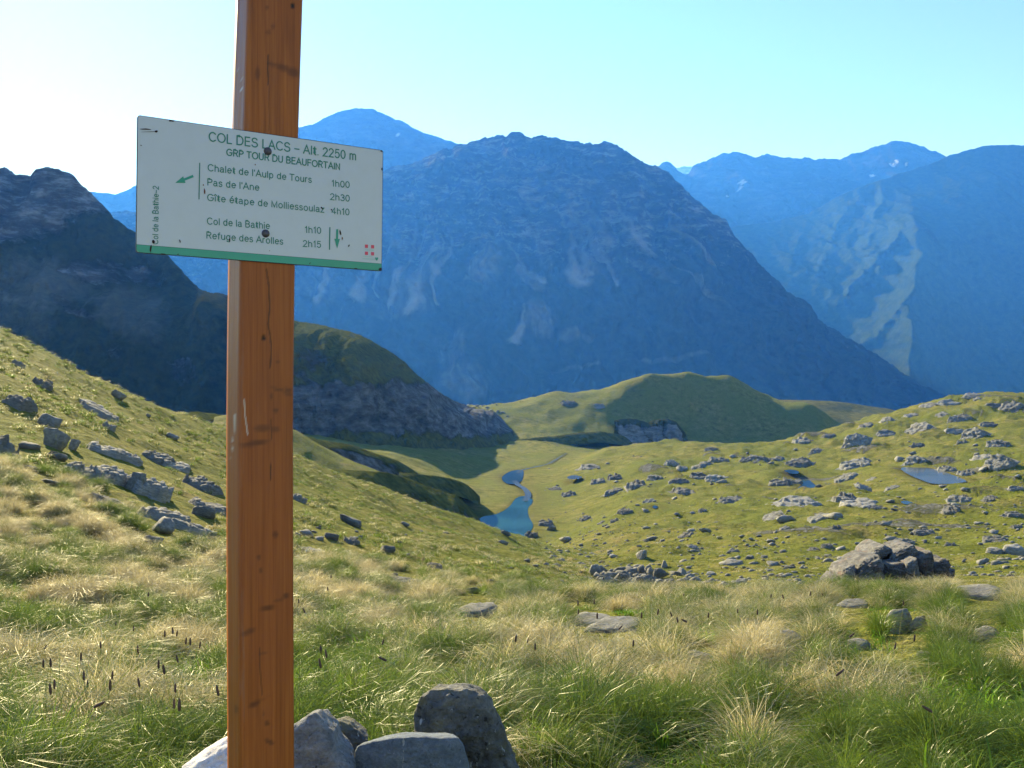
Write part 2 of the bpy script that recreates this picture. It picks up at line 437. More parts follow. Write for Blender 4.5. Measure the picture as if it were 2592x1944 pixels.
# ground mesh: finer near the viewpoint, wide beyond the frame on both sides
_uin = np.linspace(-0.53, 0.53, 560)
_uo = 0.53 + np.cumsum(np.linspace(0.004, 0.09, 30))
US = np.concatenate([-_uo[::-1], _uin, _uo])
DS = np.concatenate([np.linspace(0.3, 3.0, 18), np.exp(np.linspace(math.log(3.2), math.log(515), 560)), np.array([540, 570, 610, 660, 720, 790, 900, 1200, 1800, 3000, 6000, 13500])])
UU, DD = np.meshgrid(US, DS)
UU = np.where(DD < 3.2, UU * (1 + (3.2 - DD) * 0.9), UU)
UU = np.where(DD > 1100, np.clip(UU, -0.62, 0.62), UU)
if True:
    far_lim = np.where(DD > 1100, np.linspace(-1, 1, len(US))[None, :] * 0.62, UU)
    UU = far_lim
GX = UU * DD; GY = DD
GZ, GM = z_ground(GX, GY, True)
bare = np.zeros_like(GZ)
for (cx, cy, rx, ry) in [(1545, 1935, 130, 22), (1330, 1925, 60, 18), (2235, 1925, 45, 30), (1815, 1925, 50, 20)]:
    u, v = ray(cx, cy); 
    D = -1.22 / v; bx = u * D; 
    bare = np.maximum(bare, 1 - sstep(0.4, 1.2, np.hypot((GX - bx) / (rx * D / F), (GY - D) / (ry * 6 * D / F)) + 0.3 * fbm(GX * 6, GY * 6, 3, 5)))
dzx = np.gradient(GZ, axis=1) / np.maximum(np.abs(np.gradient(GX, axis=1)), 1e-3)
dzy = np.gradient(GZ, axis=0) / np.maximum(np.abs(np.gradient(GY, axis=0)), 1e-3)
slope = np.hypot(dzx, dzy)
UG = GX / np.maximum(GY, 0.1)
rk = 0.55 * sstep(0.55, 1.1, slope) * sstep(25, 60, GY) * (1 - sstep(330, 355, GY))
rk = rk + 0.55 * sstep(0.04, 0.15, UG) * sstep(35, 70, GY) * (1 - sstep(300, 320, GY)) * sstep(0.10, 0.42, fbm(GX * 0.11 + GY * 0.05, GY * 0.06, 4, 41)) 
# pale crag in the middle hill, below the shaded dome
def bump_at(px, py, D, rx, ry):
    u = (px - CXP) / F
    pyy = CYP - F * GZ / GY
    return np.exp(-(((UG - u) * F / rx) ** 2 + ((pyy - py) / ry) ** 2) ** 2) * (np.abs(GY - D) < 60)
rk = rk + 0.5 * bump_at(1445, 1025, 440, 28, 12) + 0.5 * bump_at(1512, 1030, 440, 20, 8)
me = np_mesh('ground', np.stack([GX, GY, GZ], -1).reshape(-1, 3), grid_faces(*GX.shape))
attr(me, 'marsh', GM); attr(me, 'rock', np.clip(rk, 0, 1)); attr(me, 'bare', bare)
ground = tag(link('ground', me, mat=M_TERR), 'grassy pass with near meadow, slopes, green valley and rounded hills', kind='structure')

# ------------------------------------------------------------------ water
def mat_water(name, base, rough=0.06, tint=0.0):
    t = NT(name); p = t.pos()
    n = t.noise(t.mapping(p, (1, 0.5, 1)), 2.2, 3, 0.6)
    c = t.mix(t.ramp(t.noise(p, 0.12, 3), [(0.4, 0.0), (0.65, 1.0)]), base, tuple(b * 1.9 for b in base))
    pr = t.principled(c, rough, t.bump(n, 0.25, 0.03), 0.5)
    pr.inputs['IOR'].default_value = 1.33
    return t.m
M_POOL = mat_water('turquoise_water', (0.022, 0.070, 0.075))
M_POND = mat_water('clear_water', (0.020, 0.036, 0.046))
M_MUD = mat_water('shallow_water', (0.07, 0.085, 0.10), 0.12)
_wl = {'stream_pool': ('stream_pool', 'turquoise pool at the foot of the grassy slope', M_POOL),
       'stream': ('stream', 'narrow winding stream joining the two valley pools', M_MUD),
       'upper_pool': ('stream_pool', 'small blue pool at the upper end of the winding stream', M_POND),
       'brook': ('stream', 'thin brook winding across the far flat meadow', M_MUD),
       'pond_1': ('pond', 'small pale pond alone in the grass beside the stream', M_MUD),
       'pond_2': ('pond', 'narrow blue pond just above the bright blue pond on the hillside', M_POND),
       'pond_3': ('pond', 'bright blue teardrop pond in the middle of the rocky hillside', M_POND),
       'pond_4': ('pond', 'largest grey blue pond high on the rocky hillside', M_MUD),
       'pond_5': ('pond', 'tiny dark pond below the largest pond', M_POND),
       'pond_6': ('pond', 'tiny pool under the brown peaty bank', M_POND)}
for k, (P, zp) in POLY.items():
    nm, lab, mm = _wl[k]
    n = len(P)
    # round the outline with two passes of corner cutting
    Q = P.copy()
    if k in ('stream_pool', 'upper_pool'):
        ed = np.roll(P, -1, 0) - np.roll(P, 1, 0); nr_ = np.stack([ed[:, 1], -ed[:, 0]], 1); nr_ /= np.linalg.norm(nr_, axis=1)[:, None]
        ar_ = 0.5 * np.sum(P[:, 0] * np.roll(P[:, 1], -1) - np.roll(P[:, 0], -1) * P[:, 1])
        Q = P + nr_ * (0.8 if ar_ > 0 else -0.8)
    for _ in range(2 if k not in ('stream', 'brook') else 0):
        nx = np.roll(Q, -1, 0); Q = np.stack([Q * 0.75 + nx * 0.25, Q * 0.25 + nx * 0.75], 1).reshape(-1, 2)
    bm = bmesh.new()
    f = bm.faces.new([bm.verts.new((a, b, zp + 0.012 + (0.01 if nm == 'stream' else 0))) for a, b in Q])
    if f.normal.z < 0: f.normal_flip()
    bmesh.ops.triangulate(bm, faces=bm.faces[:])
    m2 = bpy.data.meshes.new(nm); bm.to_mesh(m2); bm.free()
    tag(link(nm, m2, mat=mm), lab, kind='structure')

# ------------------------------------------------------------------ mountains: lofted between surveyed lines, then weathered
def pchip(xq, x, y):
    return np.interp(xq, x, y)
def smooth_interp(xq, x, y):
    """monotone cubic through the points"""
    x = np.asarray(x, float); y = np.asarray(y, float)
    h = np.diff(x); d = np.diff(y) / h
    m = np.zeros(len(x)); m[0] = d[0]; m[-1] = d[-1]
    for i in range(1, len(x) - 1):
        if d[i - 1] * d[i] > 0:
            w1 = 2 * h[i] + h[i - 1]; w2 = h[i] + 2 * h[i - 1]
            m[i] = (w1 + w2) / (w1 / d[i - 1] + w2 / d[i])
    i = np.clip(np.searchsorted(x, xq) - 1, 0, len(x) - 2)
    t = np.clip((xq - x[i]) / h[i], 0, 1)
    return (2*t**3 - 3*t**2 + 1) * y[i] + (t**3 - 2*t**2 + t) * h[i] * m[i] + (-2*t**3 + 3*t**2) * y[i+1] + (t**3 - t**2) * h[i] * m[i+1]

def loft(name, label, ribbons, mat, nu, nt, px_range, noise, back=(0.25, 500), dispD=None, masks=None, jag=0.0, seed=0):
    """ribbons: list of (t, [(px, py, D)...]) from base (t=0) to crest (t=1)"""
    pxs = np.linspace(px_range[0], px_range[1], nu)
    ts = [r[0] for r in ribbons]
    RP = []; RD = []
    for t, L in ribbons:
        L = np.array(L, float)
        RP.append(np.interp(pxs, L[:, 0], L[:, 1])); RD.append(np.interp(pxs, L[:, 0], L[:, 2]))
    RP = np.array(RP); RD = np.array(RD)
    tt = np.linspace(0, 1, nt)
    PY = np.stack([smooth_interp(tt, ts, RP[:, i]) for i in range(nu)], 1)
    DP = np.stack([smooth_interp(tt, ts, RD[:, i]) for i in range(nu)], 1)
    T = np.broadcast_to(tt[:, None], PY.shape); PX = np.broadcast_to(pxs[None, :], PY.shape)
    if dispD is not None:
        DP = DP + dispD(PX, PY, T)
    U = (PX - CXP) / F; V = (CYP - PY) / F
    X = U * DP; Y = DP.copy(); Z = V * DP
    am, sc, octv = noise
    fall = np.minimum(1, (1 - T) * 7 + 0.12) * np.minimum(1, T * 8 + 0.1)
    # weathering: gullies run downslope, so noise is stretched along the fall line
    r1 = fbm(X * sc, Z * sc * 0.45 + Y * sc * 0.2, octv, seed + 5, 0.55, True)
    r2 = fbm(X * sc * 3.1 + Z * sc * 1.2, Z * sc * 1.6, octv, seed + 15, 0.6)
    dep = am * (0.75 * r1 + 0.5 * r2)
    Y2 = Y - dep * fall
    X2 = X + 0.3 * am * fbm(X * sc * 2, Z * sc * 2, 3, seed + 25) * fall
    Z2 = Z + 0.18 * am * r2 * fall
    if jag:
        jn = fbm(PX / 26.0, PX * 0 + 3.3, 4, seed + 33, 0.6) + 0.5 * fbm(PX / 8.0, PX * 0 + 7.3, 3, seed + 35, 0.6, True)
        Z2 = Z2 + jag * jn * sstep(0.75, 1.0, T) * DP / F
    # far side
    nb = 10
    bx, by, bz = [], [], []
    for k in range(1, nb + 1):
        q = k / nb
        by.append(Y2[-1] + back[1] * q); bx.append(X2[-1] * (1 + back[1] * q / np.maximum(Y2[-1], 1) * 0.9)); bz.append(Z2[-1] - back[1] * back[0] * q - back[1] * 0.35 * q * q)
    XX = np.vstack([X2, np.array(bx)]); YY = np.vstack([Y2, np.array(by)]); ZZ = np.vstack([Z2, np.array(bz)])
    me = np_mesh(name, np.stack([XX, YY, ZZ], -1).reshape(-1, 3), grid_faces(*XX.shape))
    gz = np.gradient(Z2, axis=0); gy = np.gradient(Y2, axis=0)
    steep = gz / (np.abs(gz) + np.abs(gy) + 1e-6)
    mk = {'rock': 0.25 + 0.5 * sstep(0.35, 0.7, steep), 'scree': np.zeros_like(PX), 'snow': np.zeros_like(PX)}
    if masks is not None:
        for k, v in masks(PX, PY, T, r1, r2, steep).items(): mk[k] = v
    for k, v in mk.items():
        attr(me, k, np.clip(np.vstack([v, np.repeat(v[-1:], nb, 0)]), 0, 1))
    return tag(link(name, me, mat=mat), label, kind='structure')

def blob(PX, PY, cx, cy, rx, ry, rot=0.0):
    c, s = math.cos(rot), math.sin(rot)
    a = ((PX - cx) * c + (PY - cy) * s) / rx; b = (-(PX - cx) * s + (PY - cy) * c) / ry
    return 1 - sstep(0.55, 1.15, np.hypot(a, b) + 0.35 * fbm(PX / 22.0, PY / 22.0, 3, 71))

# near rock dome (knoll) in the middle
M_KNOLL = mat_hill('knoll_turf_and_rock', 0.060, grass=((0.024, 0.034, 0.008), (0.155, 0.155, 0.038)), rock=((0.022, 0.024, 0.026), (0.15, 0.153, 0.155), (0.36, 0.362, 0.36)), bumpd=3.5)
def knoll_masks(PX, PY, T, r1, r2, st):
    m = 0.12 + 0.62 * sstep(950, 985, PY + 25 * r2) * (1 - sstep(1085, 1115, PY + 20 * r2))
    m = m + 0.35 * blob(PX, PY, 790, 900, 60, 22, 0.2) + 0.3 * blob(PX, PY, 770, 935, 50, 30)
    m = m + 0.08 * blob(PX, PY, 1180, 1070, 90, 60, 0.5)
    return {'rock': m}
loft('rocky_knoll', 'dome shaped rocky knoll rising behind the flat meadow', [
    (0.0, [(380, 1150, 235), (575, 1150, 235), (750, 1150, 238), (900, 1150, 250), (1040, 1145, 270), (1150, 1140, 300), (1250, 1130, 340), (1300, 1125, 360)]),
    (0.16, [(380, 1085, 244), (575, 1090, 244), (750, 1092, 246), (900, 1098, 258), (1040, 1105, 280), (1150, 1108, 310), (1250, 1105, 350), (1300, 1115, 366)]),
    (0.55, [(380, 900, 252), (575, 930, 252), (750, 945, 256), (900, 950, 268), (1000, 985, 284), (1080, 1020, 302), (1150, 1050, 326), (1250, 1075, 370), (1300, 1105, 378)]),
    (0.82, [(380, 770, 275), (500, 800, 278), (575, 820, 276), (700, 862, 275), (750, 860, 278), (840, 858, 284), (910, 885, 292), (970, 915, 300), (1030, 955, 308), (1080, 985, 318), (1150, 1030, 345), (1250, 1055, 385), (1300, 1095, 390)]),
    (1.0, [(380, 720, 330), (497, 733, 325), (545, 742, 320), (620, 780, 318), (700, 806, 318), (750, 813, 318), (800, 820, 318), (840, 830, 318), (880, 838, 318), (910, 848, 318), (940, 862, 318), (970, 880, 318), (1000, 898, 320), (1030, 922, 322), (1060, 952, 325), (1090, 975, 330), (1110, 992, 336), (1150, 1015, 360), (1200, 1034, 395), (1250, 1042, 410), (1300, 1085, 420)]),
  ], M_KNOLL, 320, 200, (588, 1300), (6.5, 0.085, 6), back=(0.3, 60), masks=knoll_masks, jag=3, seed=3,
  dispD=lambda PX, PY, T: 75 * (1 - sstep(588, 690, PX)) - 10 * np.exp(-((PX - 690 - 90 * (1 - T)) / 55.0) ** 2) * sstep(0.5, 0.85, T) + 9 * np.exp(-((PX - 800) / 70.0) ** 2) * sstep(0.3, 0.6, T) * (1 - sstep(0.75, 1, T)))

# rocky spurs stepping down into the valley from the left, and the pale crag under the middle hill
def spur(label, crest, h, depth, back, mat=None, rock=0.5, seed=0, n=(150, 40), amp=1.6, gap=1.0):
    c = np.array(crest, float)
    base = [(a, b + h * (0.35 + 0.65 * math.sin(math.pi * min(1, max(0, (a - c[0, 0]) / (c[-1, 0] - c[0, 0])))) ** 0.5) + 10, d - depth) for a, b, d in crest]
    mid = [(a, b + (q - b) * 0.22, d - depth * 0.25) for (a, b, d), (_, q, _) in zip(crest, base)]
    low = [(a, b + (q - b) * 0.7, d - depth * 0.62) for (a, b, d), (_, q, _) in zip(crest, base)]
    return loft('hill', label, [(0.0, base), (0.35, low), (0.78, mid), (1.0, crest)], mat or M_KNOLL, n[0], n[1], (c[0, 0], c[-1, 0]), (amp, 0.09, 5), back=back, seed=seed, jag=2,
                masks=lambda PX, PY, T, a, b, s: {'rock': rock * sstep(0.05, 0.2, T) * (1 - sstep(0.72, 0.9, T)) * (0.75 + 0.9 * b) * sstep(0, 25, PX - c[0, 0] + 12 * b) * (1 - sstep(-25, 0, PX - c[-1, 0] + 12 * b)) + 0.1})
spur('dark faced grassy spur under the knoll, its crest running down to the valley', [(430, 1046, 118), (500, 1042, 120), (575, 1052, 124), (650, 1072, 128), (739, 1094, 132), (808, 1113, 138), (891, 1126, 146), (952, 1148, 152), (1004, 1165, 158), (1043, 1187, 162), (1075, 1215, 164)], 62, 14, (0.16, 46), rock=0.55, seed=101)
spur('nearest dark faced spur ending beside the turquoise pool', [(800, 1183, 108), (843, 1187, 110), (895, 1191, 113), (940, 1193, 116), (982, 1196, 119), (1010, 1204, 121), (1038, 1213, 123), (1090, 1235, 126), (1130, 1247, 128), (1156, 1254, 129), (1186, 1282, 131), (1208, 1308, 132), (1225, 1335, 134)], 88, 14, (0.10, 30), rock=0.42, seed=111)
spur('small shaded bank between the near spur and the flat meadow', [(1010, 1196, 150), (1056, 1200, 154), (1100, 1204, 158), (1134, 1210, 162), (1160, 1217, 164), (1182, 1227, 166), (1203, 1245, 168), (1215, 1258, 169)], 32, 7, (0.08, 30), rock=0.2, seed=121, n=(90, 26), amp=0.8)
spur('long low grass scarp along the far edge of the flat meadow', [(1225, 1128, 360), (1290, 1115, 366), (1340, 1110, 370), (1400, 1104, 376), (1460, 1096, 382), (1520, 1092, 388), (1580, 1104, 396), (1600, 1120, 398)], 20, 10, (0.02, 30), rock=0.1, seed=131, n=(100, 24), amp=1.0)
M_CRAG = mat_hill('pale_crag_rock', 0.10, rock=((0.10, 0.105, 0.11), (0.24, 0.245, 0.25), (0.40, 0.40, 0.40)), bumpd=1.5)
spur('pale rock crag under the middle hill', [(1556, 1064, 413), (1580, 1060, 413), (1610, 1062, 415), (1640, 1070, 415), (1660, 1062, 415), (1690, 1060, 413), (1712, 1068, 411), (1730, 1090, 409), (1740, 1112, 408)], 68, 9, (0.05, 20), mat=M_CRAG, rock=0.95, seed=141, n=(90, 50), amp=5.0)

# low hill behind the dome on the right
loft('hill', 'low far grass ridge behind the shaded dome hill', [
    (0.0, [(1850, 1110, 560), (2400, 1110, 560)]),
    (0.5, [(1850, 1050, 590), (2000, 1045, 590), (2150, 1060, 592), (2300, 1070, 590), (2400, 1090, 590)]),
    (0.75, [(1850, 1028, 610), (2000, 1026, 606), (2150, 1042, 620), (2300, 1056, 615), (2400, 1082, 610)]),
    (1.0, [(1850, 1010, 640), (1990, 1012, 640), (2040, 1013, 640), (2100, 1015, 640), (2150, 1020, 640), (2200, 1028, 640), (2250, 1035, 640), (2290, 1046, 640), (2340, 1064, 640), (2400, 1085, 640)]),
  ], mat_hill('hill_turf', 0.03, grass=((0.06, 0.068, 0.016), (0.19, 0.17, 0.048)), bumpd=1.0), 130, 60, (1850, 2400), (3.0, 0.02, 4), back=(0.3, 80), masks=lambda PX, PY, T, a, b, s: {'rock': 0.05 + 0 * PX}, seed=9)

# dark cliff on the left
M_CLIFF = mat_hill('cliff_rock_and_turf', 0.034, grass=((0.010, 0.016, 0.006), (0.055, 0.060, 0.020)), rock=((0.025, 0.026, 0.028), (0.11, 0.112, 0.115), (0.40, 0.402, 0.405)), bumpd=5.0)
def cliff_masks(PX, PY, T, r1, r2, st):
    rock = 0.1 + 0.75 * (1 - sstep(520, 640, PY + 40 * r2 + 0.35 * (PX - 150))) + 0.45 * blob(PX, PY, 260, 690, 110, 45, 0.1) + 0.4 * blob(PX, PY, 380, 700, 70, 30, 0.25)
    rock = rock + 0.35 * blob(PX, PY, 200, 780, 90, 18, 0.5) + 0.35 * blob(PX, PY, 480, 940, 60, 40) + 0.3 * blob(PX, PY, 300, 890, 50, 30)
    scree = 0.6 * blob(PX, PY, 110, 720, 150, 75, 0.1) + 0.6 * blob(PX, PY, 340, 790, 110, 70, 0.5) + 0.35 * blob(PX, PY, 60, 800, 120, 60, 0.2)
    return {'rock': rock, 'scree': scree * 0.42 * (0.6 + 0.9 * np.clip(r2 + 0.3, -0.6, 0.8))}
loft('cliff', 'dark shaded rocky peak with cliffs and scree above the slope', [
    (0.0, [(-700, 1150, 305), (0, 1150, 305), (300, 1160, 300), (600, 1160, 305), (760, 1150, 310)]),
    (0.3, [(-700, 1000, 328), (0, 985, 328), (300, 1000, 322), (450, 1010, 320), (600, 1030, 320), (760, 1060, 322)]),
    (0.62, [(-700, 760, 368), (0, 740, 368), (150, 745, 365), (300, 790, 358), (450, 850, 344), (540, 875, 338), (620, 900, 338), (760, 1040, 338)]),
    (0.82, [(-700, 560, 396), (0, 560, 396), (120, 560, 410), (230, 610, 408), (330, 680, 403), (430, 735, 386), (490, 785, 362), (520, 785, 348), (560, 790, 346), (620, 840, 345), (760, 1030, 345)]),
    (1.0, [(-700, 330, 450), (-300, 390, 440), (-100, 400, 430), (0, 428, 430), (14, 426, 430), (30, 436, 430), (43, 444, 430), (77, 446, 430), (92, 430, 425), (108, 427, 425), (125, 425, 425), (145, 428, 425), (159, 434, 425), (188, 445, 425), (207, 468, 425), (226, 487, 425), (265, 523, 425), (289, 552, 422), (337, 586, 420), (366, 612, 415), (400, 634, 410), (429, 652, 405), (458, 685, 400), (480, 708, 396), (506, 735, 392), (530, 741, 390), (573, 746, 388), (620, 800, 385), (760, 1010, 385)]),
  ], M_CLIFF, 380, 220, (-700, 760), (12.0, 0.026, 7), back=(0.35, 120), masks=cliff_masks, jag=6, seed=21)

# big central mountain
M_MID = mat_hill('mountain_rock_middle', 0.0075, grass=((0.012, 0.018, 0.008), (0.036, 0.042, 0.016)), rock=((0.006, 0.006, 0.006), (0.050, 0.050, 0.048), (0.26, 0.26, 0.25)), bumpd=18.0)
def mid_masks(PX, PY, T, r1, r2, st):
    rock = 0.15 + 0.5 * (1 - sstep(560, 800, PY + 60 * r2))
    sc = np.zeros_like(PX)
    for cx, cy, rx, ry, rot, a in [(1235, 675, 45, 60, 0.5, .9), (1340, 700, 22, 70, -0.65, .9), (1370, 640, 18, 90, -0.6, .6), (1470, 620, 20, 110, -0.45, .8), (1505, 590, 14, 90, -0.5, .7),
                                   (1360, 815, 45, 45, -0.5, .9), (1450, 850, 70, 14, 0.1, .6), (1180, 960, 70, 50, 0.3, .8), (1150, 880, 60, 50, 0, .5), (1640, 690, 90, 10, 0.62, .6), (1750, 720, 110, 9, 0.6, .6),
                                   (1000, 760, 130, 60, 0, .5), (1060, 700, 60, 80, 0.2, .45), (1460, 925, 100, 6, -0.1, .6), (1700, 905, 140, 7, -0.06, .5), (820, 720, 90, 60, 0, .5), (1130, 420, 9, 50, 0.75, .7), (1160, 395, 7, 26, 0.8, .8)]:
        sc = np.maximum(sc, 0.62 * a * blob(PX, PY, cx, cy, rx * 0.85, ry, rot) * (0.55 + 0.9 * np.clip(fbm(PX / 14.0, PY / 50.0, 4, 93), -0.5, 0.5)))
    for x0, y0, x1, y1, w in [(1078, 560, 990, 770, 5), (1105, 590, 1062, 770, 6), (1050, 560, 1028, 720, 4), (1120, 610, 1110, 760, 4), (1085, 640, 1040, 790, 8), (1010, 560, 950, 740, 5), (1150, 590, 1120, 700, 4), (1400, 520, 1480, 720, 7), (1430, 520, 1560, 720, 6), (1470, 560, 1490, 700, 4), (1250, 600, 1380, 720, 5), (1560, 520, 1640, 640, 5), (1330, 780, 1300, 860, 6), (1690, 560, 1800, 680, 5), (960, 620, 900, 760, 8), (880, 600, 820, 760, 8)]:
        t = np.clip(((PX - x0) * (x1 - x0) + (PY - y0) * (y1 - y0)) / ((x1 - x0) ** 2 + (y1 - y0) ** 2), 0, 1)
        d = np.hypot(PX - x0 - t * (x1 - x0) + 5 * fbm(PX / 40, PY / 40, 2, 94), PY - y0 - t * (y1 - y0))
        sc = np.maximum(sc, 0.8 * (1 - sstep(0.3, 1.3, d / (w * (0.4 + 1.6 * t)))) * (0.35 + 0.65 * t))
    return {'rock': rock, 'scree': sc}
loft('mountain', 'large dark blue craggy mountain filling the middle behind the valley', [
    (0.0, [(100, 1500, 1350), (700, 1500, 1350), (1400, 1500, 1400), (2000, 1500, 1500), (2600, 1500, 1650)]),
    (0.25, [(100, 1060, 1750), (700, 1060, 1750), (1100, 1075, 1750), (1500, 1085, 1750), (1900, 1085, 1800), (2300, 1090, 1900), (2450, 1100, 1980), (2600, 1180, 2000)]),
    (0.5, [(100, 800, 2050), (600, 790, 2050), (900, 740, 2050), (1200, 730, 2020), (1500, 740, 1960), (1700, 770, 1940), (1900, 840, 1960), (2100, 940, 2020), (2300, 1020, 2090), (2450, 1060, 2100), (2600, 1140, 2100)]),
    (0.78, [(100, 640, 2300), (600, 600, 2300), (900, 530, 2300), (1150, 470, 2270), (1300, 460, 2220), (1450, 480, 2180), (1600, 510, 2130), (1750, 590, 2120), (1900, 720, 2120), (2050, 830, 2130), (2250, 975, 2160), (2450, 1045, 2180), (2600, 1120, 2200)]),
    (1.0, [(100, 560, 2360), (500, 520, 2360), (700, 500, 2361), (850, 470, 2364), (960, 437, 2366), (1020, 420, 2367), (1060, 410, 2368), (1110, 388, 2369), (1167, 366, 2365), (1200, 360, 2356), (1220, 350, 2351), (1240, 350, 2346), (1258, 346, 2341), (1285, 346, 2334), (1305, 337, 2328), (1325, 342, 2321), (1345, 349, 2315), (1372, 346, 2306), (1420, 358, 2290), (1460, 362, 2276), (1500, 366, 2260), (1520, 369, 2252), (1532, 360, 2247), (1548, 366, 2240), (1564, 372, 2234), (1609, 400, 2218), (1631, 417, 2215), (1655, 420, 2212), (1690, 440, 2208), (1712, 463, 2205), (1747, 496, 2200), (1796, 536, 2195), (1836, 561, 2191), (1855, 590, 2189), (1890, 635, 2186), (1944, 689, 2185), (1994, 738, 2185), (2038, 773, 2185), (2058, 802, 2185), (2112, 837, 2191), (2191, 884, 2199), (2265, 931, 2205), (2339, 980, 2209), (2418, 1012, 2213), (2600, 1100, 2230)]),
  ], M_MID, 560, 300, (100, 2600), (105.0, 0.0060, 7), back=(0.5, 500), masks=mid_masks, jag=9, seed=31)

# rounded blue mountain behind the sign
M_FAR = mat_hill('mountain_rock_far', 0.004, grass=((0.02, 0.026, 0.012), (0.05, 0.052, 0.022)), rock=((0.02, 0.02, 0.02), (0.055, 0.055, 0.052), (0.11, 0.11, 0.105)), bumpd=22.0)
loft('mountain', 'rounded pale blue mountain rising beside the wooden post', [
    (0.0, [(-200, 1100, 2700), (1500, 1100, 2700)]),
    (0.5, [(-200, 800, 3150), (700, 780, 3150), (1500, 800, 3150)]),
    (1.0, [(-200, 560, 3700), (100, 520, 3700), (200, 480, 3700), (226, 486, 3700), (290, 492, 3700), (318, 484, 3700), (345, 470, 3700), (420, 430, 3700), (520, 390, 3700), (650, 345, 3700), (752, 325, 3700), (800, 312, 3700), (840, 292, 3700), (870, 280, 3700), (892, 276, 3700), (915, 275, 3700), (945, 279, 3700), (970, 288, 3700), (990, 298, 3700), (1003, 306, 3700), (1012, 304, 3700), (1040, 322, 3700), (1070, 335, 3700), (1100, 346, 3700), (1140, 358, 3700), (1167, 368, 3700), (1250, 420, 3700), (1500, 520, 3700)]),
  ], M_FAR, 260, 150, (-200, 1500), (90.0, 0.0035, 6), back=(0.5, 600), jag=4, seed=41,
  masks=lambda PX, PY, T, a, b, s: {'rock': 0.3 + 0.3 * T, 'snow': np.where(np.hypot((PX - 1007) / 3, (PY - 347) / 4) < 1, 0.7, 0)})

# jagged far ridge on the right and the lit mountain in front of it
def ridge_snow(PX, PY, T, a, b, s):
    sn = np.zeros_like(PX)
    for cx, cy, rx, ry in [(1866, 474, 6, 4), (1867, 485, 5, 3), (1840, 500, 4, 3), (2240, 427, 8, 4), (2256, 420, 3, 6), (2196, 449, 6, 4), (2280, 423, 3, 3)]:
        sn = np.maximum(sn, (np.hypot((PX - cx) / rx, (PY - cy) / ry) < 1) * 0.8)
    return {'rock': 0.5 + 0 * PX, 'snow': sn}
loft('mountain', 'jagged far blue ridge with small snow patches', [
    (0.0, [(1450, 1150, 3900), (3300, 1150, 3900)]),
    (0.4, [(1450, 800, 4100), (1750, 700, 4100), (2000, 700, 4100), (3300, 750, 4100)]),
    (0.72, [(1450, 560, 4400), (1750, 545, 4400), (2000, 540, 4400), (2300, 520, 4400), (3300, 560, 4400)]),
    (1.0, [(1450, 430, 4900), (1600, 440, 4900), (1663, 425, 4900), (1676, 414, 4900), (1688, 409, 4900), (1698, 416, 4900), (1712, 430, 4900), (1724, 440, 4900), (1737, 444, 4900), (1744, 441, 4900), (1752, 427, 4900), (1775, 414, 4900), (1796, 403, 4900), (1826, 391, 4900), (1845, 390, 4900), (1865, 386, 4900), (1885, 390, 4900), (1910, 399, 4900), (1939, 390, 4900), (1960, 396, 4900), (1984, 401, 4900), (2023, 403, 4900), (2060, 404, 4900), (2092, 404, 4900), (2120, 402, 4900), (2142, 398, 4900), (2157, 391, 4900), (2180, 386, 4900), (2201, 379, 4900), (2236, 368, 4900), (2263, 357, 4900), (2285, 361, 4900), (2310, 363, 4900), (2325, 371, 4900), (2339, 373, 4900), (2355, 383, 4900), (2369, 388, 4900), (2396, 399, 4900), (2500, 420, 4900), (3300, 440, 4900)]),
  ], M_FAR, 330, 170, (1450, 3300), (130.0, 0.0030, 6), back=(0.5, 600), jag=7, seed=51, masks=ridge_snow)

M_LIT = mat_hill('mountain_turf_right', 0.006, grass=((0.016, 0.030, 0.005), (0.050, 0.066, 0.012)), rock=((0.014, 0.016, 0.007), (0.045, 0.045, 0.022), (0.11, 0.10, 0.07)), bumpd=17.0)
def lit_disp(PX, PY, T):
    sp = np.interp(PY, [430, 483, 560, 645, 800, 1000, 1200], [2262, 2282, 2312, 2322, 2300, 2285, 2270])
    d = PX - sp
    a = -400 * np.exp(-np.abs(d) / 150.0) * sstep(0.02, 0.3, 1 - T)
    for k, (x0, y0, x1, y1, am, w) in enumerate([(2230, 480, 2190, 640, 190, 30), (2150, 510, 2060, 690, 170, 32), (2300, 560, 2120, 760, 150, 26), (2040, 560, 1990, 700, 120, 26), (2260, 620, 2150, 760, 120, 22), (2300, 760, 2120, 930, 140, 30)]):
        t = np.clip(((PX - x0) * (x1 - x0) + (PY - y0) * (y1 - y0)) / ((x1 - x0) ** 2 + (y1 - y0) ** 2), 0, 1)
        dd = np.hypot(PX - x0 - t * (x1 - x0), PY - y0 - t * (y1 - y0))
        a = a - 0.30 * am * np.exp(-dd / w) * (1 + 0.8 * fbm(PX / 30, PY / 30, 3, 88))
    return a
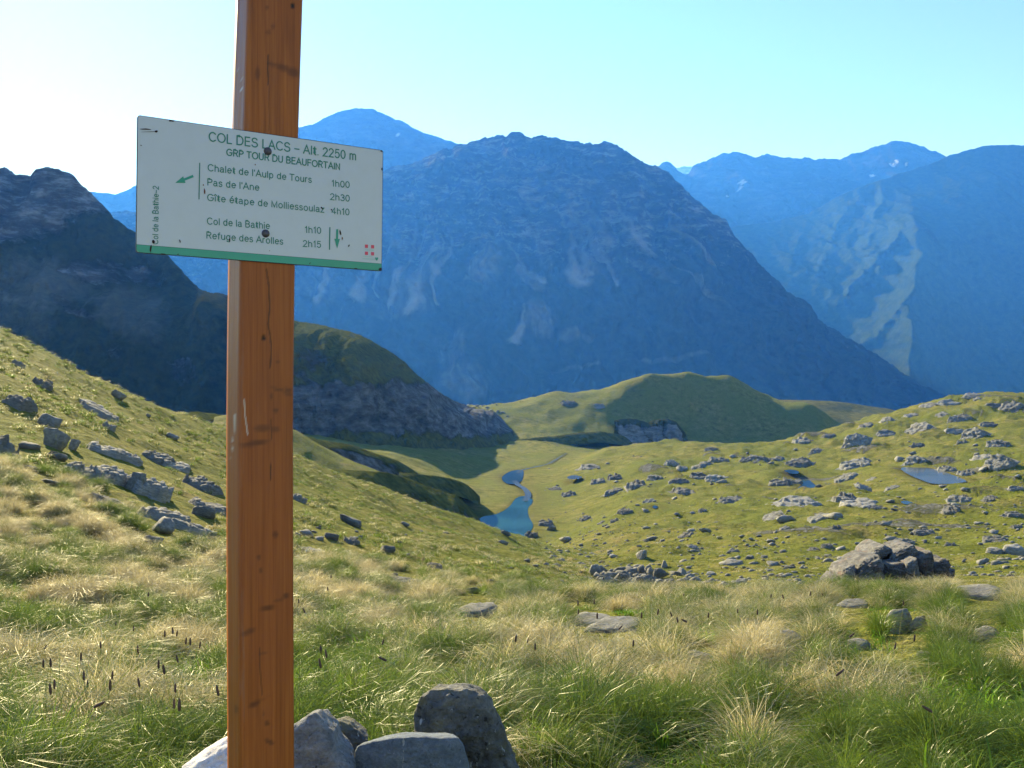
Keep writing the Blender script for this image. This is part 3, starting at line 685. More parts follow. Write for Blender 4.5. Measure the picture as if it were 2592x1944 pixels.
loft('mountain', 'steep mountain on the far side with sunlit spurs above the valley', [
    (0.0, [(1500, 1500, 2500), (3600, 1500, 2500)]),
    (0.28, [(1500, 1080, 2950), (2000, 1000, 2950), (2300, 1000, 2950), (3600, 1050, 2900)]),
    (0.6, [(1500, 800, 3350), (1850, 760, 3350), (2000, 740, 3350), (2150, 715, 3350), (2300, 690, 3330), (2450, 680, 3300), (2592, 680, 3280), (3600, 680, 3200)]),
    (1.0, [(1500, 620, 3800), (1750, 592, 3800), (1855, 574, 3800), (1900, 570, 3800), (1944, 566, 3800), (1994, 554, 3800), (2043, 543, 3800), (2092, 516, 3800), (2142, 487, 3800), (2200, 466, 3800), (2260, 446, 3800), (2310, 430, 3800), (2360, 414, 3800), (2396, 398, 3800), (2438, 384, 3780), (2487, 371, 3760), (2520, 369, 3750), (2561, 367, 3750), (2592, 369, 3740), (2800, 385, 3700), (3600, 420, 3600)]),
  ], M_LIT, 420, 240, (1500, 3600), (62.0, 0.0050, 6), back=(0.4, 600), jag=4, seed=61, dispD=lit_disp,
  masks=lambda PX, PY, T, a, b, s: {'rock': 0.05 + 0.3 * sstep(0.1, 0.6, b) + 0.15 * T, 'scree': 0 * PX})

# very far pale range in the notch
loft('mountain', 'tiny very pale distant peaks showing in the notch between ridges', [
    (0.0, [(1550, 700, 11500), (1950, 700, 11500)]),
    (1.0, [(1550, 460, 12500), (1640, 445, 12500), (1690, 432, 12500), (1710, 426, 12500), (1722, 423, 12500), (1732, 420, 12500), (1742, 424, 12500), (1752, 421, 12500), (1800, 440, 12500), (1950, 470, 12500)]),
  ], mat_hill('distant_snowy_rock', 0.002, rock=((0.3, 0.3, 0.3), (0.5, 0.5, 0.5), (0.7, 0.7, 0.7)), bumpd=20), 60, 30, (1550, 1950), (60.0, 0.002, 4), back=(0.5, 400), jag=2, seed=71)

# ------------------------------------------------------------------ haze: one closed box of even air round the whole place
hz = NT('mountain_air')
pv = hz.n('ShaderNodeVolumePrincipled')
pv.inputs['Color'].default_value = (0.045, 0.235, 0.95, 1)
pv.inputs['Density'].default_value = 0.00016
pv.inputs['Anisotropy'].default_value = 0.35
pv.inputs['Absorption Color'].default_value = (1, 1, 1, 1)
hz.l(pv.outputs[0], hz.out.inputs['Volume'])
bm = bmesh.new()
bmesh.ops.create_cube(bm, size=1.0)
hm = bpy.data.meshes.new('haze'); bm.to_mesh(hm); bm.free()
haze = link('haze', hm, mat=hz.m)
haze.scale = (19000, 16500, 1900)
haze.location = (0, 16500 / 2 - 2500, -1050 + 950 + 560)
tag(haze, 'thin blue morning haze over the whole valley', kind='stuff')

# ------------------------------------------------------------------ signpost
YAW, ROLL = 0.5676, -0.0114
PC = np.array([-0.2329 * 1.9095, 1.9095, 0.1771 * 1.9095])
UXH = np.array([math.cos(YAW), math.sin(YAW), 0.0]); UP = np.array([0, 0, 1.0])
AX = UXH * math.cos(ROLL) + UP * math.sin(ROLL)
AY = -UXH * math.sin(ROLL) + UP * math.cos(ROLL)
AN = np.array([math.sin(YAW), -math.cos(YAW), 0.0])
SW, SH = 0.46, 0.2347
def on_plane(px, py, off=0.0):
    """(a, b) in panel axes of the surveyed point on the plane 'off' in front of the panel"""
    u, v = ray(px, py); d = np.array([u, 1.0, v])
    t = np.dot(PC + AN * off, AN) / np.dot(d, AN)
    q = d * t - PC
    return float(np.dot(q, AX)), float(np.dot(q, AY))
def cz(x, y): return 320 + 0.30742 * x, 260 + 0.30742 * y      # survey sheet of the panel
R3 = Matrix((AX, AY, AN)).transposed().to_4x4()
PANEL_M = Matrix.Translation(Vector(PC)) @ R3

post_base = Vector((PC[0], PC[1] + 0.04, float(z_ground(np.array([PC[0]]), np.array([PC[1]]))[0])))
signpost = bpy.data.objects.new('signpost', None); COL.objects.link(signpost)
signpost.location = post_base
tag(signpost, 'square wooden trail post with white and green enamel direction plate', 'signpost')
def under(o, parent, world_m=None):
    o.parent = parent
    bpy.context.view_layer.update()
    o.matrix_parent_inverse = parent.matrix_world.inverted()
    o.matrix_world = world_m if world_m is not None else Matrix.Identity(4)

def mat_wood():
    t = NT('varnished_larch')
    o = t.obj()
    st = t.mapping(o, (1, 1, 0.018))
    g1 = t.noise(st, 170, 6, 0.7)
    g2 = t.noise(t.mapping(o, (1, 1, 0.06)), 40, 4, 0.6, dist=1.2)
    big = t.noise(t.mapping(o, (1, 1, 0.35)), 7, 3, 0.6)
    c = t.ramp(g1, [(0.25, (0.21, 0.055, 0.010)), (0.5, (0.325, 0.096, 0.019)), (0.75, (0.42, 0.142, 0.032))])
    c = t.mix(0.45, c, t.ramp(g2, [(0.3, (0.5, 0.42, 0.35)), (0.55, (1, 1, 1)), (0.8, (1.25, 1.15, 1.0))]), 'MULTIPLY')
    c = t.mix(t.ramp(big, [(0.4, 0.0), (0.7, 0.5)]), c, (0.22, 0.050, 0.016))
    c = t.mix(t.math('MULTIPLY', t.attr('knot'), 0.85), c, (0.075, 0.022, 0.012))
    c = t.mix(t.attr('pale'), c, (0.62, 0.58, 0.52))
    c = t.mix(t.attr('crack'), c, (0.018, 0.010, 0.008))
    wear = t.ramp(t.noise(t.mapping(o, (1, 1, 0.12)), 60, 5, 0.7), [(0.5, 0.0), (0.66, 1.0)])
    c = t.mix(t.math('MULTIPLY', t.math('MULTIPLY', t.attr('worn'), wear), 0.22), c, (0.26, 0.19, 0.15))
    h = t.math('ADD', g1, t.math('MULTIPLY', t.attr('crack'), -4.0))
    t.principled(c, t.ramp(g2, [(0.3, 0.38), (0.7, 0.55)]), t.bump(h, 0.35, 0.0012), 0.25)
    return t.m
M_WOOD = mat_wood()
# outline of the post in panel axes: front face, bevels, sides, back
aL = on_plane(609, 1000, -0.004)[0]; aR = on_plane(739, 1000, -0.004)[0]
aLb = on_plane(601, 1000, -0.006)[0]
def back_depth():
    for k in range(1, 400):
        n = -0.004 - k * 0.0005
        q = PC + AX * aLb + AN * n
        if CXP + F * q[0] / q[1] < 573.5: return -n
    return 0.09
DEP = back_depth()
BV = (aL - aLb)
sec = []                                                            # (a, n, is front)
for k in range(0, 7): sec.append((aLb, -DEP + (DEP - 0.004 - BV) * k / 6))
for k in range(1, 3): sec.append((aLb + BV * k / 3 * (1.0), -0.004 - BV + BV * k / 3))
for k in range(0, 49): sec.append((aL + (aR - 0.004 - aL) * k / 48, -0.004))
for k in range(1, 3): sec.append((aR - 0.004 + 0.004 * k / 2, -0.004 - 0.004 * k / 2))
for k in range(1, 4): sec.append((aR, -0.008 - (DEP - 0.014) * k / 3))
sec.append((aR - 0.006, -DEP - 0.002)); sec.append((aLb + 0.006, -DEP - 0.002))
sec = np.array(sec); ns = len(sec)
zt = np.linspace(-1.62, 0.98, 560)
py_of = CYP - F * zt / 1.95
ctr = np.interp(py_of, [-400, 0, 170, 340, 500, 650, 900, 1100, 1500, 1944, 3200], [688, 679, 673.5, 668.5, 664, 660.2, 657, 655.6, 656.3, 658.3, 664])
sh = (ctr - 656.2) * 1.95 / F / 0.93
A_ = sec[None, :, 0] + sh[:, None]; N_ = np.broadcast_to(sec[None, :, 1], A_.shape); Z_ = np.broadcast_to(zt[:, None], A_.shape)
W_ = PC[None, None, :2] * np.ones(A_.shape + (1,)) + A_[..., None] * UXH[None, None, :2] + N_[..., None] * AN[None, None, :2]
V_ = np.concatenate([W_, Z_[..., None]], -1)
Fc = grid_faces(560, ns)
wrap = np.stack([np.arange(559) * ns + ns - 1, np.arange(559) * ns, np.arange(1, 560) * ns, np.arange(1, 560) * ns + ns - 1], 1)
me = np_mesh('post', V_.reshape(-1, 3), np.vstack([Fc, wrap]), smooth=False)
bm = bmesh.new(); bm.from_mesh(me); bm.verts.ensure_lookup_table()
top = bm.faces.new([bm.verts[559 * ns + k] for k in range(ns)])
bmesh.ops.recalc_face_normals(bm, faces=bm.faces[:]); bm.to_mesh(me); bm.free()
PXv = CXP + F * V_[..., 0] / V_[..., 1]; PYv = CYP - F * V_[..., 2] / V_[..., 1]
knot = np.zeros(A_.shape); crack = np.zeros(A_.shape); pale = np.zeros(A_.shape); worn = np.zeros(A_.shape)
front = (np.arange(ns) >= 7) & (np.arange(ns) < 60)
for x, y, rx, ry, rot, a in [(676, 19, 5, 6, 0, .6), (691, 67, 6, 7, 0, .5), (679, 82, 8, 7, 0, .5), (652, 186, 7, 16, 0, .6), (690, 163, 14, 6, .3, .6), (718, 172, 22, 9, .35, .7), (742, 183, 18, 12, .4, .75),
                             (705, 914, 8, 2.5, -.1, .8), (705, 986, 20, 4, .25, .7), (728, 985, 12, 4, .2, .8), (728, 996, 14, 6, .2, .6), (687, 1003, 4, 9, 0, .6), (698, 1039, 7, 6, 0, .8), (664, 1084, 22, 9, -.05, .7), (697, 1087, 12, 8, 0, .6),
                             (646, 1122, 34, 7, -.15, .85), (618, 1127, 14, 5, 0, .6), (697, 1353, 8, 8, 0, .8), (655, 1411, 6, 5, 0, .75), (660, 1444, 5, 5, 0, .75), (677, 1539, 20, 6, -.15, .85), (708, 1518, 22, 4, -.35, .5), (724, 1508, 9, 6, -.2, .85),
                             (628, 1600, 20, 7, -.4, .75), (644, 1782, 16, 7, -.45, .85), (666, 1768, 20, 3, -.3, .4), (676, 1831, 7, 6, 0, .85), (667, 1806, 4, 4, 0, .6), (682, 1878, 13, 6, .4, .85), (598, 1795, 5, 12, 0, .7), (666, 1655, 12, 3, -.2, .5)]:
    c, s_ = math.cos(rot), math.sin(rot)
    e = np.hypot(((PXv - x) * c + (PYv - y) * s_) / rx, (-(PXv - x) * s_ + (PYv - y) * c) / ry)
    knot = np.maximum(knot, a * (1 - sstep(0.45, 1.45, e)))
def stroke(arr, pts, w, a=1.0):
    for (x0, y0), (x1, y1) in zip(pts[:-1], pts[1:]):
        t = np.clip(((PXv - x0) * (x1 - x0) + (PYv - y0) * (y1 - y0)) / ((x1 - x0) ** 2 + (y1 - y0) ** 2 + 1e-6), 0, 1)
        d = np.hypot(PXv - x0 - t * (x1 - x0), PYv - y0 - t * (y1 - y0))
        np.maximum(arr, a * (1 - sstep(w * 0.5, w * 1.6, d)), out=arr)
stroke(crack, [(679, 140), (678, 175), (679, 215)], 1.6, .8); stroke(crack, [(680, 215), (681, 330)], 1.2, .35)
stroke(crack, [(674, 680), (680, 720), (683, 778), (678, 822), (684, 850), (687, 880), (684, 930)], 1.5, .75)
stroke(crack, [(686, 1060), (687, 1110)], 1.2, .6); stroke(crack, [(686, 1175), (685, 1214)], 1.4, .8); stroke(crack, [(657, 1640), (658, 1690), (664, 1760)], 1.3, .55)
stroke(crack, [(667, 855), (667.5, 857)], 5.0, 1.0); stroke(crack, [(740.5, 12), (741, 17)], 4.5, 1.0); stroke(crack, [(690, 849), (738, 848)], 1.0, .3)
stroke(pale, [(618, 1010), (620, 1050), (625, 1085), (627, 1102)], 1.4, .7); stroke(pale, [(593, 1050), (592, 1090), (590, 1115)], 1.8, .7); stroke(pale, [(588, 1130), (585, 1160)], 1.4, .6)
stroke(pale, [(614, 199), (615, 200)], 2.4, 1); stroke(pale, [(609, 227), (613, 227)], 1.2, .8); stroke(pale, [(606, 162), (603, 178)], 1.0, .6); stroke(pale, [(619, 65), (618, 96)], 1.6, .5)
worn[:, 6:11] = 1.0
crack[:, :7] *= 0.3
for nm, ar in (('knot', knot), ('crack', crack), ('pale', pale), ('worn', worn)):
    attr(me, nm, ar)
post = link('post', me, mat=M_WOOD)
under(post, signpost)

def mat_flat(name, col, rough=0.35, spec=0.5, mott=0.0):
    t = NT(name)
    c = col
    if mott:
        c = t.mix(t.math('MULTIPLY', t.ramp(t.noise(t.obj(), 30, 5, 0.7), [(0.45, 0.0), (0.7, 1.0)]), mott), col, tuple(x * 0.62 for x in col))
    t.principled(c, rough, None, spec)
    return t.m
M_ENAMEL = mat_flat('white_enamel', (0.50, 0.535, 0.58), 0.28, 0.5, 0.10)
M_BAND = mat_flat('green_enamel', (0.010, 0.29, 0.195), 0.28, 0.5, 0.18)
M_INK = mat_flat('dark_green_ink', (0.008, 0.165, 0.125), 0.4)
M_ARROW = mat_flat('green_ink', (0.010, 0.26, 0.18), 0.4)
M_EDGE = mat_flat('dark_enamel_edge', (0.022, 0.020, 0.035), 0.5, 0.4, 0.3)
M_RED = mat_flat('red_ink', (0.62, 0.05, 0.10), 0.4)
M_TINY = mat_flat('pale_green_ink', (0.25, 0.55, 0.45), 0.4)
M_RUST = mat_flat('chipped_rust', (0.035, 0.020, 0.022), 0.8, 0.2, 0.4)
M_RUSTB = mat_flat('brown_rust', (0.16, 0.06, 0.04), 0.8, 0.2, 0.4)

def rounded_rect(w, h, r, seg=5):
    pts = []
    for cx, cy, a0 in ((w/2-r, h/2-r, 0), (-w/2+r, h/2-r, 90), (-w/2+r, -h/2+r, 180), (w/2-r, -h/2+r, 270)):
        for k in range(seg + 1):
            a = math.radians(a0 + 90 * k / seg); pts.append((cx + r * math.cos(a), cy + r * math.sin(a)))
    return pts
bm = bmesh.new()
rim = rounded_rect(SW, SH, 0.005); inn = rounded_rect(SW - 0.0022, SH - 0.0022, 0.0042)
vb = [bm.verts.new((x, y, -0.0032)) for x, y in rim]; vm = [bm.verts.new((x, y, -0.0004)) for x, y in rim]; vf = [bm.verts.new((x, y, 0.0)) for x, y in inn]
n = len(rim)
for lo, hi in ((vb, vm), (vm, vf)):
    for k in range(n):
        f = bm.faces.new((lo[k], lo[(k + 1) % n], hi[(k + 1) % n], hi[k])); f.material_index = 1
bm.faces.new(vf); f = bm.faces.new(vb[::-1]); f.material_index = 1
me = bpy.data.meshes.new('sign_panel'); bm.to_mesh(me); bm.free()
me.materials.append(M_ENAMEL); me.materials.append(M_EDGE)
panel = link('sign_panel', me); under(panel, signpost, PANEL_M)

def flat(name, polys, mat, lift=0.0006, label=None):
    """flat print on the panel: polygons given in panel axes"""
    bm = bmesh.new()
    for P in polys:
        f = bm.faces.new([bm.verts.new((a, b, lift)) for a, b in P])
        f.normal_update()
        if f.normal.z < 0: f.normal_flip()
    me = bpy.data.meshes.new(name); bm.to_mesh(me); bm.free()
    o = link(name, me, mat=mat); o.parent = panel
    if label: o['label'] = label
    return o
def sheet(*pts): return [on_plane(*cz(x, y)) for x, y in pts]

yb = on_plane(*cz(78, 1168))[1]; yb2 = on_plane(*cz(2108, 1328))[1]
bi = 0.0011
flat('green_band', [[(-SW/2 + bi, yb), (SW/2 - bi, yb2), (SW/2 - bi, -SH/2 + 0.004), (SW/2 - 0.005, -SH/2 + bi), (-SW/2 + 0.005, -SH/2 + bi), (-SW/2 + bi, -SH/2 + 0.004)]], M_BAND, 0.0003)
flat('band_line', [[(-SW/2 + bi, yb + 0.0006), (SW/2 - bi, yb2 + 0.0006), (SW/2 - bi, yb2 - 0.0003), (-SW/2 + bi, yb - 0.0003)]], M_INK, 0.0005)

def arc(cx, cy, rx, ry, a0, a1, n=None):
    n = n or max(4, int(abs(a1 - a0) / 18))
    return [(cx + rx * math.cos(math.radians(a0 + (a1 - a0) * k / n)), cy + ry * math.sin(math.radians(a0 + (a1 - a0) * k / n))) for k in range(n + 1)]
_ge = [[(.06, .38), (.54, .38)] + arc(.30, .36, .24, .36, 3, 318)]
_gn = [[(.06, 0), (.06, .72)], [(.06, .46)] + arc(.28, .46, .22, .26, 180, 0) + [(.50, 0)]]
_gi = [[(.06, 0), (.06, .72)]]
GLYPH = {                                                           # strokes on a cap height of one, advance width
 'C': ([arc(.40, .5, .38, .5, 42, 318)], .74), 'O': ([arc(.42, .5, .40, .5, 0, 360)], .84), 'L': ([[(.06, 1), (.06, 0), (.52, 0)]], .54),
 'D': ([[(.06, 0), (.06, 1), (.34, 1)] + arc(.34, .5, .36, .5, 90, -90) + [(.06, 0)]], .74), 'E': ([[(.56, 1), (.06, 1), (.06, 0), (.58, 0)], [(.06, .53), (.52, .53)]], .60),
 'S': ([arc(.34, .75, .27, .25, 15, 262) + arc(.34, .25, .31, .27, 82, -165)], .68), 'A': ([[(0, 0), (.36, 1), (.72, 0)], [(.13, .34), (.59, .34)]], .72),
 'G': ([arc(.41, .5, .39, .5, 42, 322) + [(.77, .47), (.45, .47)]], .80), 'R': ([[(.06, 0), (.06, 1), (.36, 1)] + arc(.36, .75, .25, .25, 90, -90) + [(.06, .5)], [(.36, .5), (.62, 0)]], .66),
 'P': ([[(.06, 0), (.06, 1), (.36, 1)] + arc(.36, .74, .26, .26, 90, -90) + [(.06, .48)]], .64), 'T': ([[(0, 1), (.64, 1)], [(.32, 1), (.32, 0)]], .64),
 'U': ([[(.06, 1)] + arc(.34, .30, .28, .30, 180, 360) + [(.62, 1)]], .68), 'B': ([[(.06, 0), (.06, 1), (.34, 1)] + arc(.34, .76, .24, .24, 90, -90) + [(.06, .52)], [(.34, .52)] + arc(.34, .26, .27, .26, 90, -90) + [(.06, 0)]], .66),
 'F': ([[(.54, 1), (.06, 1), (.06, 0)], [(.06, .53), (.48, .53)]], .56), 'I': ([[(.06, 0), (.06, 1)]], .12), 'N': ([[(.06, 0), (.06, 1), (.62, 0), (.62, 1)]], .68),
 'M': ([[(.06, 0), (.06, 1), (.40, .05), (.74, 1), (.74, 0)]], .80), 'V': ([[(0, 1), (.34, 0), (.68, 1)]], .68),
 'l': ([[(.06, 0), (.06, 1)]], .12), 't': ([[(.15, .95), (.15, .14)] + arc(.28, .14, .13, .14, 180, 285), [(0, .72), (.33, .72)]], .34),
 'm': ([[(.06, 0), (.06, .72)], [(.06, .48)] + arc(.23, .52, .17, .20, 180, 0) + [(.40, 0)], [(.40, .48)] + arc(.57, .52, .17, .20, 180, 0) + [(.74, 0)]], .80),
 'h': ([[(.06, 0), (.06, 1)], _gn[1]], .56), 'n': (_gn, .56), 'e': (_ge, .58), '\u00e9': (_ge + [[(.24, .87), (.42, 1.06)]], .58),
 'a': ([arc(.26, .50, .20, .22, 155, 0) + [(.46, .10), (.52, 0)], [(.46, .42), (.26, .40)] + arc(.23, .20, .19, .20, 95, 300) + [(.46, .20)]], .56),
 'd': ([arc(.28, .36, .23, .36, 0, 360), [(.51, 0), (.51, 1)]], .58), 'o': ([arc(.30, .36, .25, .36, 0, 360)], .60), 'p': ([arc(.30, .36, .23, .36, 0, 360), [(.07, .72), (.07, -.28)]], .60),
 'g': ([arc(.28, .36, .23, .36, 0, 360), [(.51, .72)] + arc(.29, -.06, .22, .22, 0, -155)], .58), 's': ([arc(.23, .54, .18, .18, 20, 262) + arc(.23, .18, .20, .19, 82, -160)], .46),
 'u': ([[(.06, .72)] + arc(.27, .24, .21, .24, 180, 360) + [(.48, .24)], [(.48, .72), (.48, 0)]], .54), 'r': ([[(.06, 0), (.06, .72)], [(.06, .46)] + arc(.26, .46, .20, .25, 180, 78)], .34),
 'i': (_gi + [[(.06, .93), (.06, 1.0)]], .12), '\u00ee': (_gi + [[(-.10, .88), (.06, 1.05), (.22, .88)]], .16), 'f': ([[(.13, 0), (.13, .80)] + arc(.27, .82, .14, .18, 180, 75), [(0, .72), (.30, .72)]], .32),
 'z': ([[(.03, .72), (.47, .72), (.02, 0), (.49, 0)]], .52), "'": ([[(.05, 1), (.05, .76)]], .10), '.': ([[(.05, 0.02), (.05, .05)]], .12), '\u2013': ([[(0, .40), (.52, .40)]], .52),
 '0': ([arc(.28, .5, .25, .5, 0, 360)], .56), '1': ([[(.06, .80), (.24, 1), (.24, 0)]], .34), '2': ([arc(.28, .73, .24, .27, 168, -32) + [(.03, 0), (.54, 0)]], .56),
 '3': ([arc(.27, .75, .22, .25, 155, -80) + arc(.27, .27, .25, .27, 85, -158)], .55), '4': ([[(.42, 0), (.42, 1), (.02, .27), (.56, .27)]], .58), '5': ([[(.50, 1), (.13, 1), (.08, .52)] + arc(.28, .33, .25, .34, 132, -152)], .56),
}
def lettering(body, x0, y0, x1, y1, cap, mat=None, weight=0.125, label=True):
    """one printed line: baseline from (x0, y0) to (x1, y1) on the survey sheet, cap height in metres"""
    strokes = []; x = 0.0
    for ch in body:
        if ch == ' ': x += 0.36; continue
        g, adv = GLYPH[ch]
        for st in g: strokes.append([(x + a, b) for a, b in st])
        x += adv + 0.155
    xmin = min(a for st in strokes for a, b in st); xmax = max(a for st in strokes for a, b in st)
    a0, b0 = on_plane(*cz(x0, y0)); a1, b1 = on_plane(*cz(x1, y1))
    L = math.hypot(a1 - a0, b1 - b0); ang = math.atan2(b1 - b0, a1 - a0)
    hw = cap * weight / 2; kx = (L - 2 * hw) / (xmax - xmin); ca, sa = math.cos(ang), math.sin(ang)
    bm = bmesh.new(); lift = 0.0006
    for si, st in enumerate(strokes):
        P = [Vector((hw + (a - xmin) * kx, b * (cap - 2 * hw) + hw, 0)) for a, b in st]
        closed = (P[0] - P[-1]).length < 1e-6
        lf, rt = [], []
        for k in range(len(P)):
            d0 = (P[k] - P[k - 1]).normalized() if k else ((P[0] - P[-2]).normalized() if closed else (P[1] - P[0]).normalized())
            d1 = (P[k + 1] - P[k]).normalized() if k < len(P) - 1 else ((P[1] - P[0]).normalized() if closed else d0)
            t = d0 + d1
            t = t.normalized() if t.length > 1e-4 else d1
            nrm = Vector((-t.y, t.x, 0)); c = max(0.42, nrm.dot(Vector((-d1.y, d1.x, 0))))
            e = Vector((0, 0, 0))
            if not closed and k == 0: e = -d1 * hw * 0.6
            if not closed and k == len(P) - 1: e = d0 * hw * 0.6
            lf.append(P[k] + e + nrm * hw / c); rt.append(P[k] + e - nrm * hw / c)
        z = lift + 0.00002 * (si % 5)
        vs = [[bm.verts.new((a0 + q.x * ca - q.y * sa, b0 + q.x * sa + q.y * ca, z)) for q in side] for side in (lf, rt)]
        for k in range(len(P) - 1):
            bm.faces.new((vs[1][k], vs[1][k + 1], vs[0][k + 1], vs[0][k]))
    me = bpy.data.meshes.new('lettering'); bm.to_mesh(me); bm.free()
    o = link('lettering', me, mat=mat or M_INK); o.parent = panel
    if label: o['label'] = 'printed line reading ' + body
    return o
lettering('COL DES LACS \u2013 Alt. 2250 m', 676, 318, 1890, 478, 0.0176)
lettering('GRP TOUR DU BEAUFORTAIN', 821, 437, 1758, 557, 0.0134, weight=0.15)
lettering("Chalet de l'Aulp de Tours", 668, 563, 1525, 662, 0.0129)
lettering('1h00', 1690, 691, 1838, 704, 0.0129)
lettering("Pas de l'Ane", 666, 683, 1093, 727, 0.0129)
lettering('2h30', 1676, 801, 1838, 816, 0.0129)
lettering('G\u00eete \u00e9tape de Molliessoulaz', 664, 808, 1630, 907, 0.0129)
lettering('4h10', 1688, 917, 1836, 929, 0.0129)
lettering('Col de la Bathie', 662, 1003, 1180, 1043, 0.0129)
lettering('1h10', 1470, 1073, 1603, 1081, 0.0129)
lettering('Refuge des Arolles', 658, 1120, 1290, 1171, 0.0129)
lettering('2h15', 1452, 1187, 1602, 1196, 0.0129)
lettering('Col de la Bathie\u20132', 262, 1168, 267, 688, 0.0105)
flat('bar', [sheet((599, 495), (607, 495), (601, 796), (593, 796))], M_INK)
flat('bar', [sheet((1670, 1025), (1679, 1025), (1676, 1211), (1667, 1211))], M_INK)
flat('arrow', [sheet((402, 660), (467, 606), (472, 624), (545, 594), (554, 613), (480, 642), (487, 661))], M_ARROW, label='green arrow pointing down left')
flat('arrow', [sheet((1726, 1042), (1744, 1042), (1742, 1122), (1757, 1122), (1734, 1202), (1711, 1120), (1725, 1120))], M_ARROW, label='green arrow pointing straight down')
def c7(x, y):                                                       # fine survey of the emblem corner
    return on_plane(880 + x * 0.05426, 600 + y * 0.05426)
for cx, cy in ((873, 430), (1158, 455), (873, 758), (1158, 782)):
    flat('red_square', [[c7(cx - 72, cy - 82), c7(cx + 72, cy - 74), c7(cx + 72, cy + 82), c7(cx - 72, cy + 74)]], M_RED)
_em = lettering('SAVOIE', (880 + 832 * .05426 - 320) / .30742, (600 + 632 * .05426 - 260) / .30742, (880 + 1215 * .05426 - 320) / .30742, (600 + 655 * .05426 - 260) / .30742, 0.0032, mat=M_TINY)
flat('emblem_line', [[c7(700, 880), c7(1175, 922), c7(1175, 936), c7(700, 900)]], M_TINY)
pr = random.Random(4); polys = []
x = 685
while x < 1230:
    w = pr.uniform(14, 30); hh = pr.uniform(28, 60); y = 1010 + (x - 685) * 0.05
    polys.append([c7(x, y - hh / 2), c7(x + w, y - hh / 2), c7(x + w, y + hh / 2), c7(x, y + hh / 2)]); x += w + pr.uniform(10, 22)
flat('emblem_marks', polys, M_TINY)
flat('heart_mark', [[c7(1265, 985), c7(1285, 950), c7(1320, 945), c7(1345, 965), c7(1375, 945), c7(1410, 955), c7(1420, 1000), c7(1395, 1060), c7(1355, 1110), c7(1300, 1060)]], M_ARROW)
# chips and scratches in the enamel
def chip(x, y, rx, ry, rot=0, mat=None, k=9, seed=0):
    r = random.Random(seed + int(x)); c, s_ = math.cos(rot), math.sin(rot)
    P = []
    for i in range(k):
        a = 2 * math.pi * i / k; q = r.uniform(0.62, 1.1)
        dx, dy = math.cos(a) * rx * q, math.sin(a) * ry * q
        P.append((x + dx * c - dy * s_, y + dx * s_ + dy * c))
    P = sheet(*P)
    P = [(min(max(a, -SW/2 + .0004), SW/2 - .0004), min(max(b, -SH/2 + .0004), SH/2 - .0004)) for a, b in P]
    flat('paint_chip', [P], mat or M_RUST, 0.0009)
for a in [(150, 218, 55, 6, .03), (180, 240, 80, 2.4, -.03), (247, 235, 15, 11), (368, 144, 28, 16, .2), (940, 222, 17, 9, .15), (2100, 400, 14, 9, .3), (2106, 547, 9, 17), (2092, 1372, 16, 20, .5), (1888, 1370, 24, 9, .1),
          (222, 1145, 15, 20, .3), (200, 1200, 9, 40, .12), (440, 1141, 7, 17, -.3), (848, 1130, 6, 20), (1830, 1178, 5, 11, .5), (1760, 1070, 7, 28, -.25), (1608, 868, 6, 16, -.7), (1688, 882, 6, 9, -.6), (755, 195, 9, 4), (1178, 1219, 4, 4), (1510, 1322, 10, 4, -.8), (425, 1248, 9, 5), (300, 1246, 26, 6, .05), (120, 352, 8, 4, .5)]:
    chip(*a)
for a in [(643, 728, 7, 30, -.12), (632, 678, 5, 9), (1776, 1118, 5, 14), (1060, 510, 4, 9)]:
    chip(*a, mat=M_RUSTB)
# two dome headed bolts with washers
def lathe(profile, seg=20):
    bm = bmesh.new(); rings = []
    for r, z in profile:
        rings.append([bm.verts.new((r * math.cos(2*math.pi*k/seg), r * math.sin(2*math.pi*k/seg), z)) for k in range(seg)])
    for lo, hi in zip(rings[:-1], rings[1:]):
        for k in range(seg): bm.faces.new((lo[k], lo[(k+1) % seg], hi[(k+1) % seg], hi[k]))
    bm.faces.new(rings[-1])
    for f in bm.faces: f.smooth = True
    return bm
M_BOLT = mat_flat('dark_steel', (0.055, 0.050, 0.075), 0.45, 0.5, 0.4); 
for x, y in ((1163, 400), (1145, 1077)):
    bm = lathe([(0.0073, 0.0), (0.0073, 0.0012), (0.0062, 0.0018), (0.0058, 0.0030), (0.0045, 0.0043), (0.0025, 0.0050), (0.0006, 0.0052)])
    me = bpy.data.meshes.new('bolt'); bm.to_mesh(me); bm.free()
    o = link('bolt', me, mat=M_BOLT); a, b = on_plane(*cz(x, y)); o.parent = panel; o.location = (a, b, 0.0002)

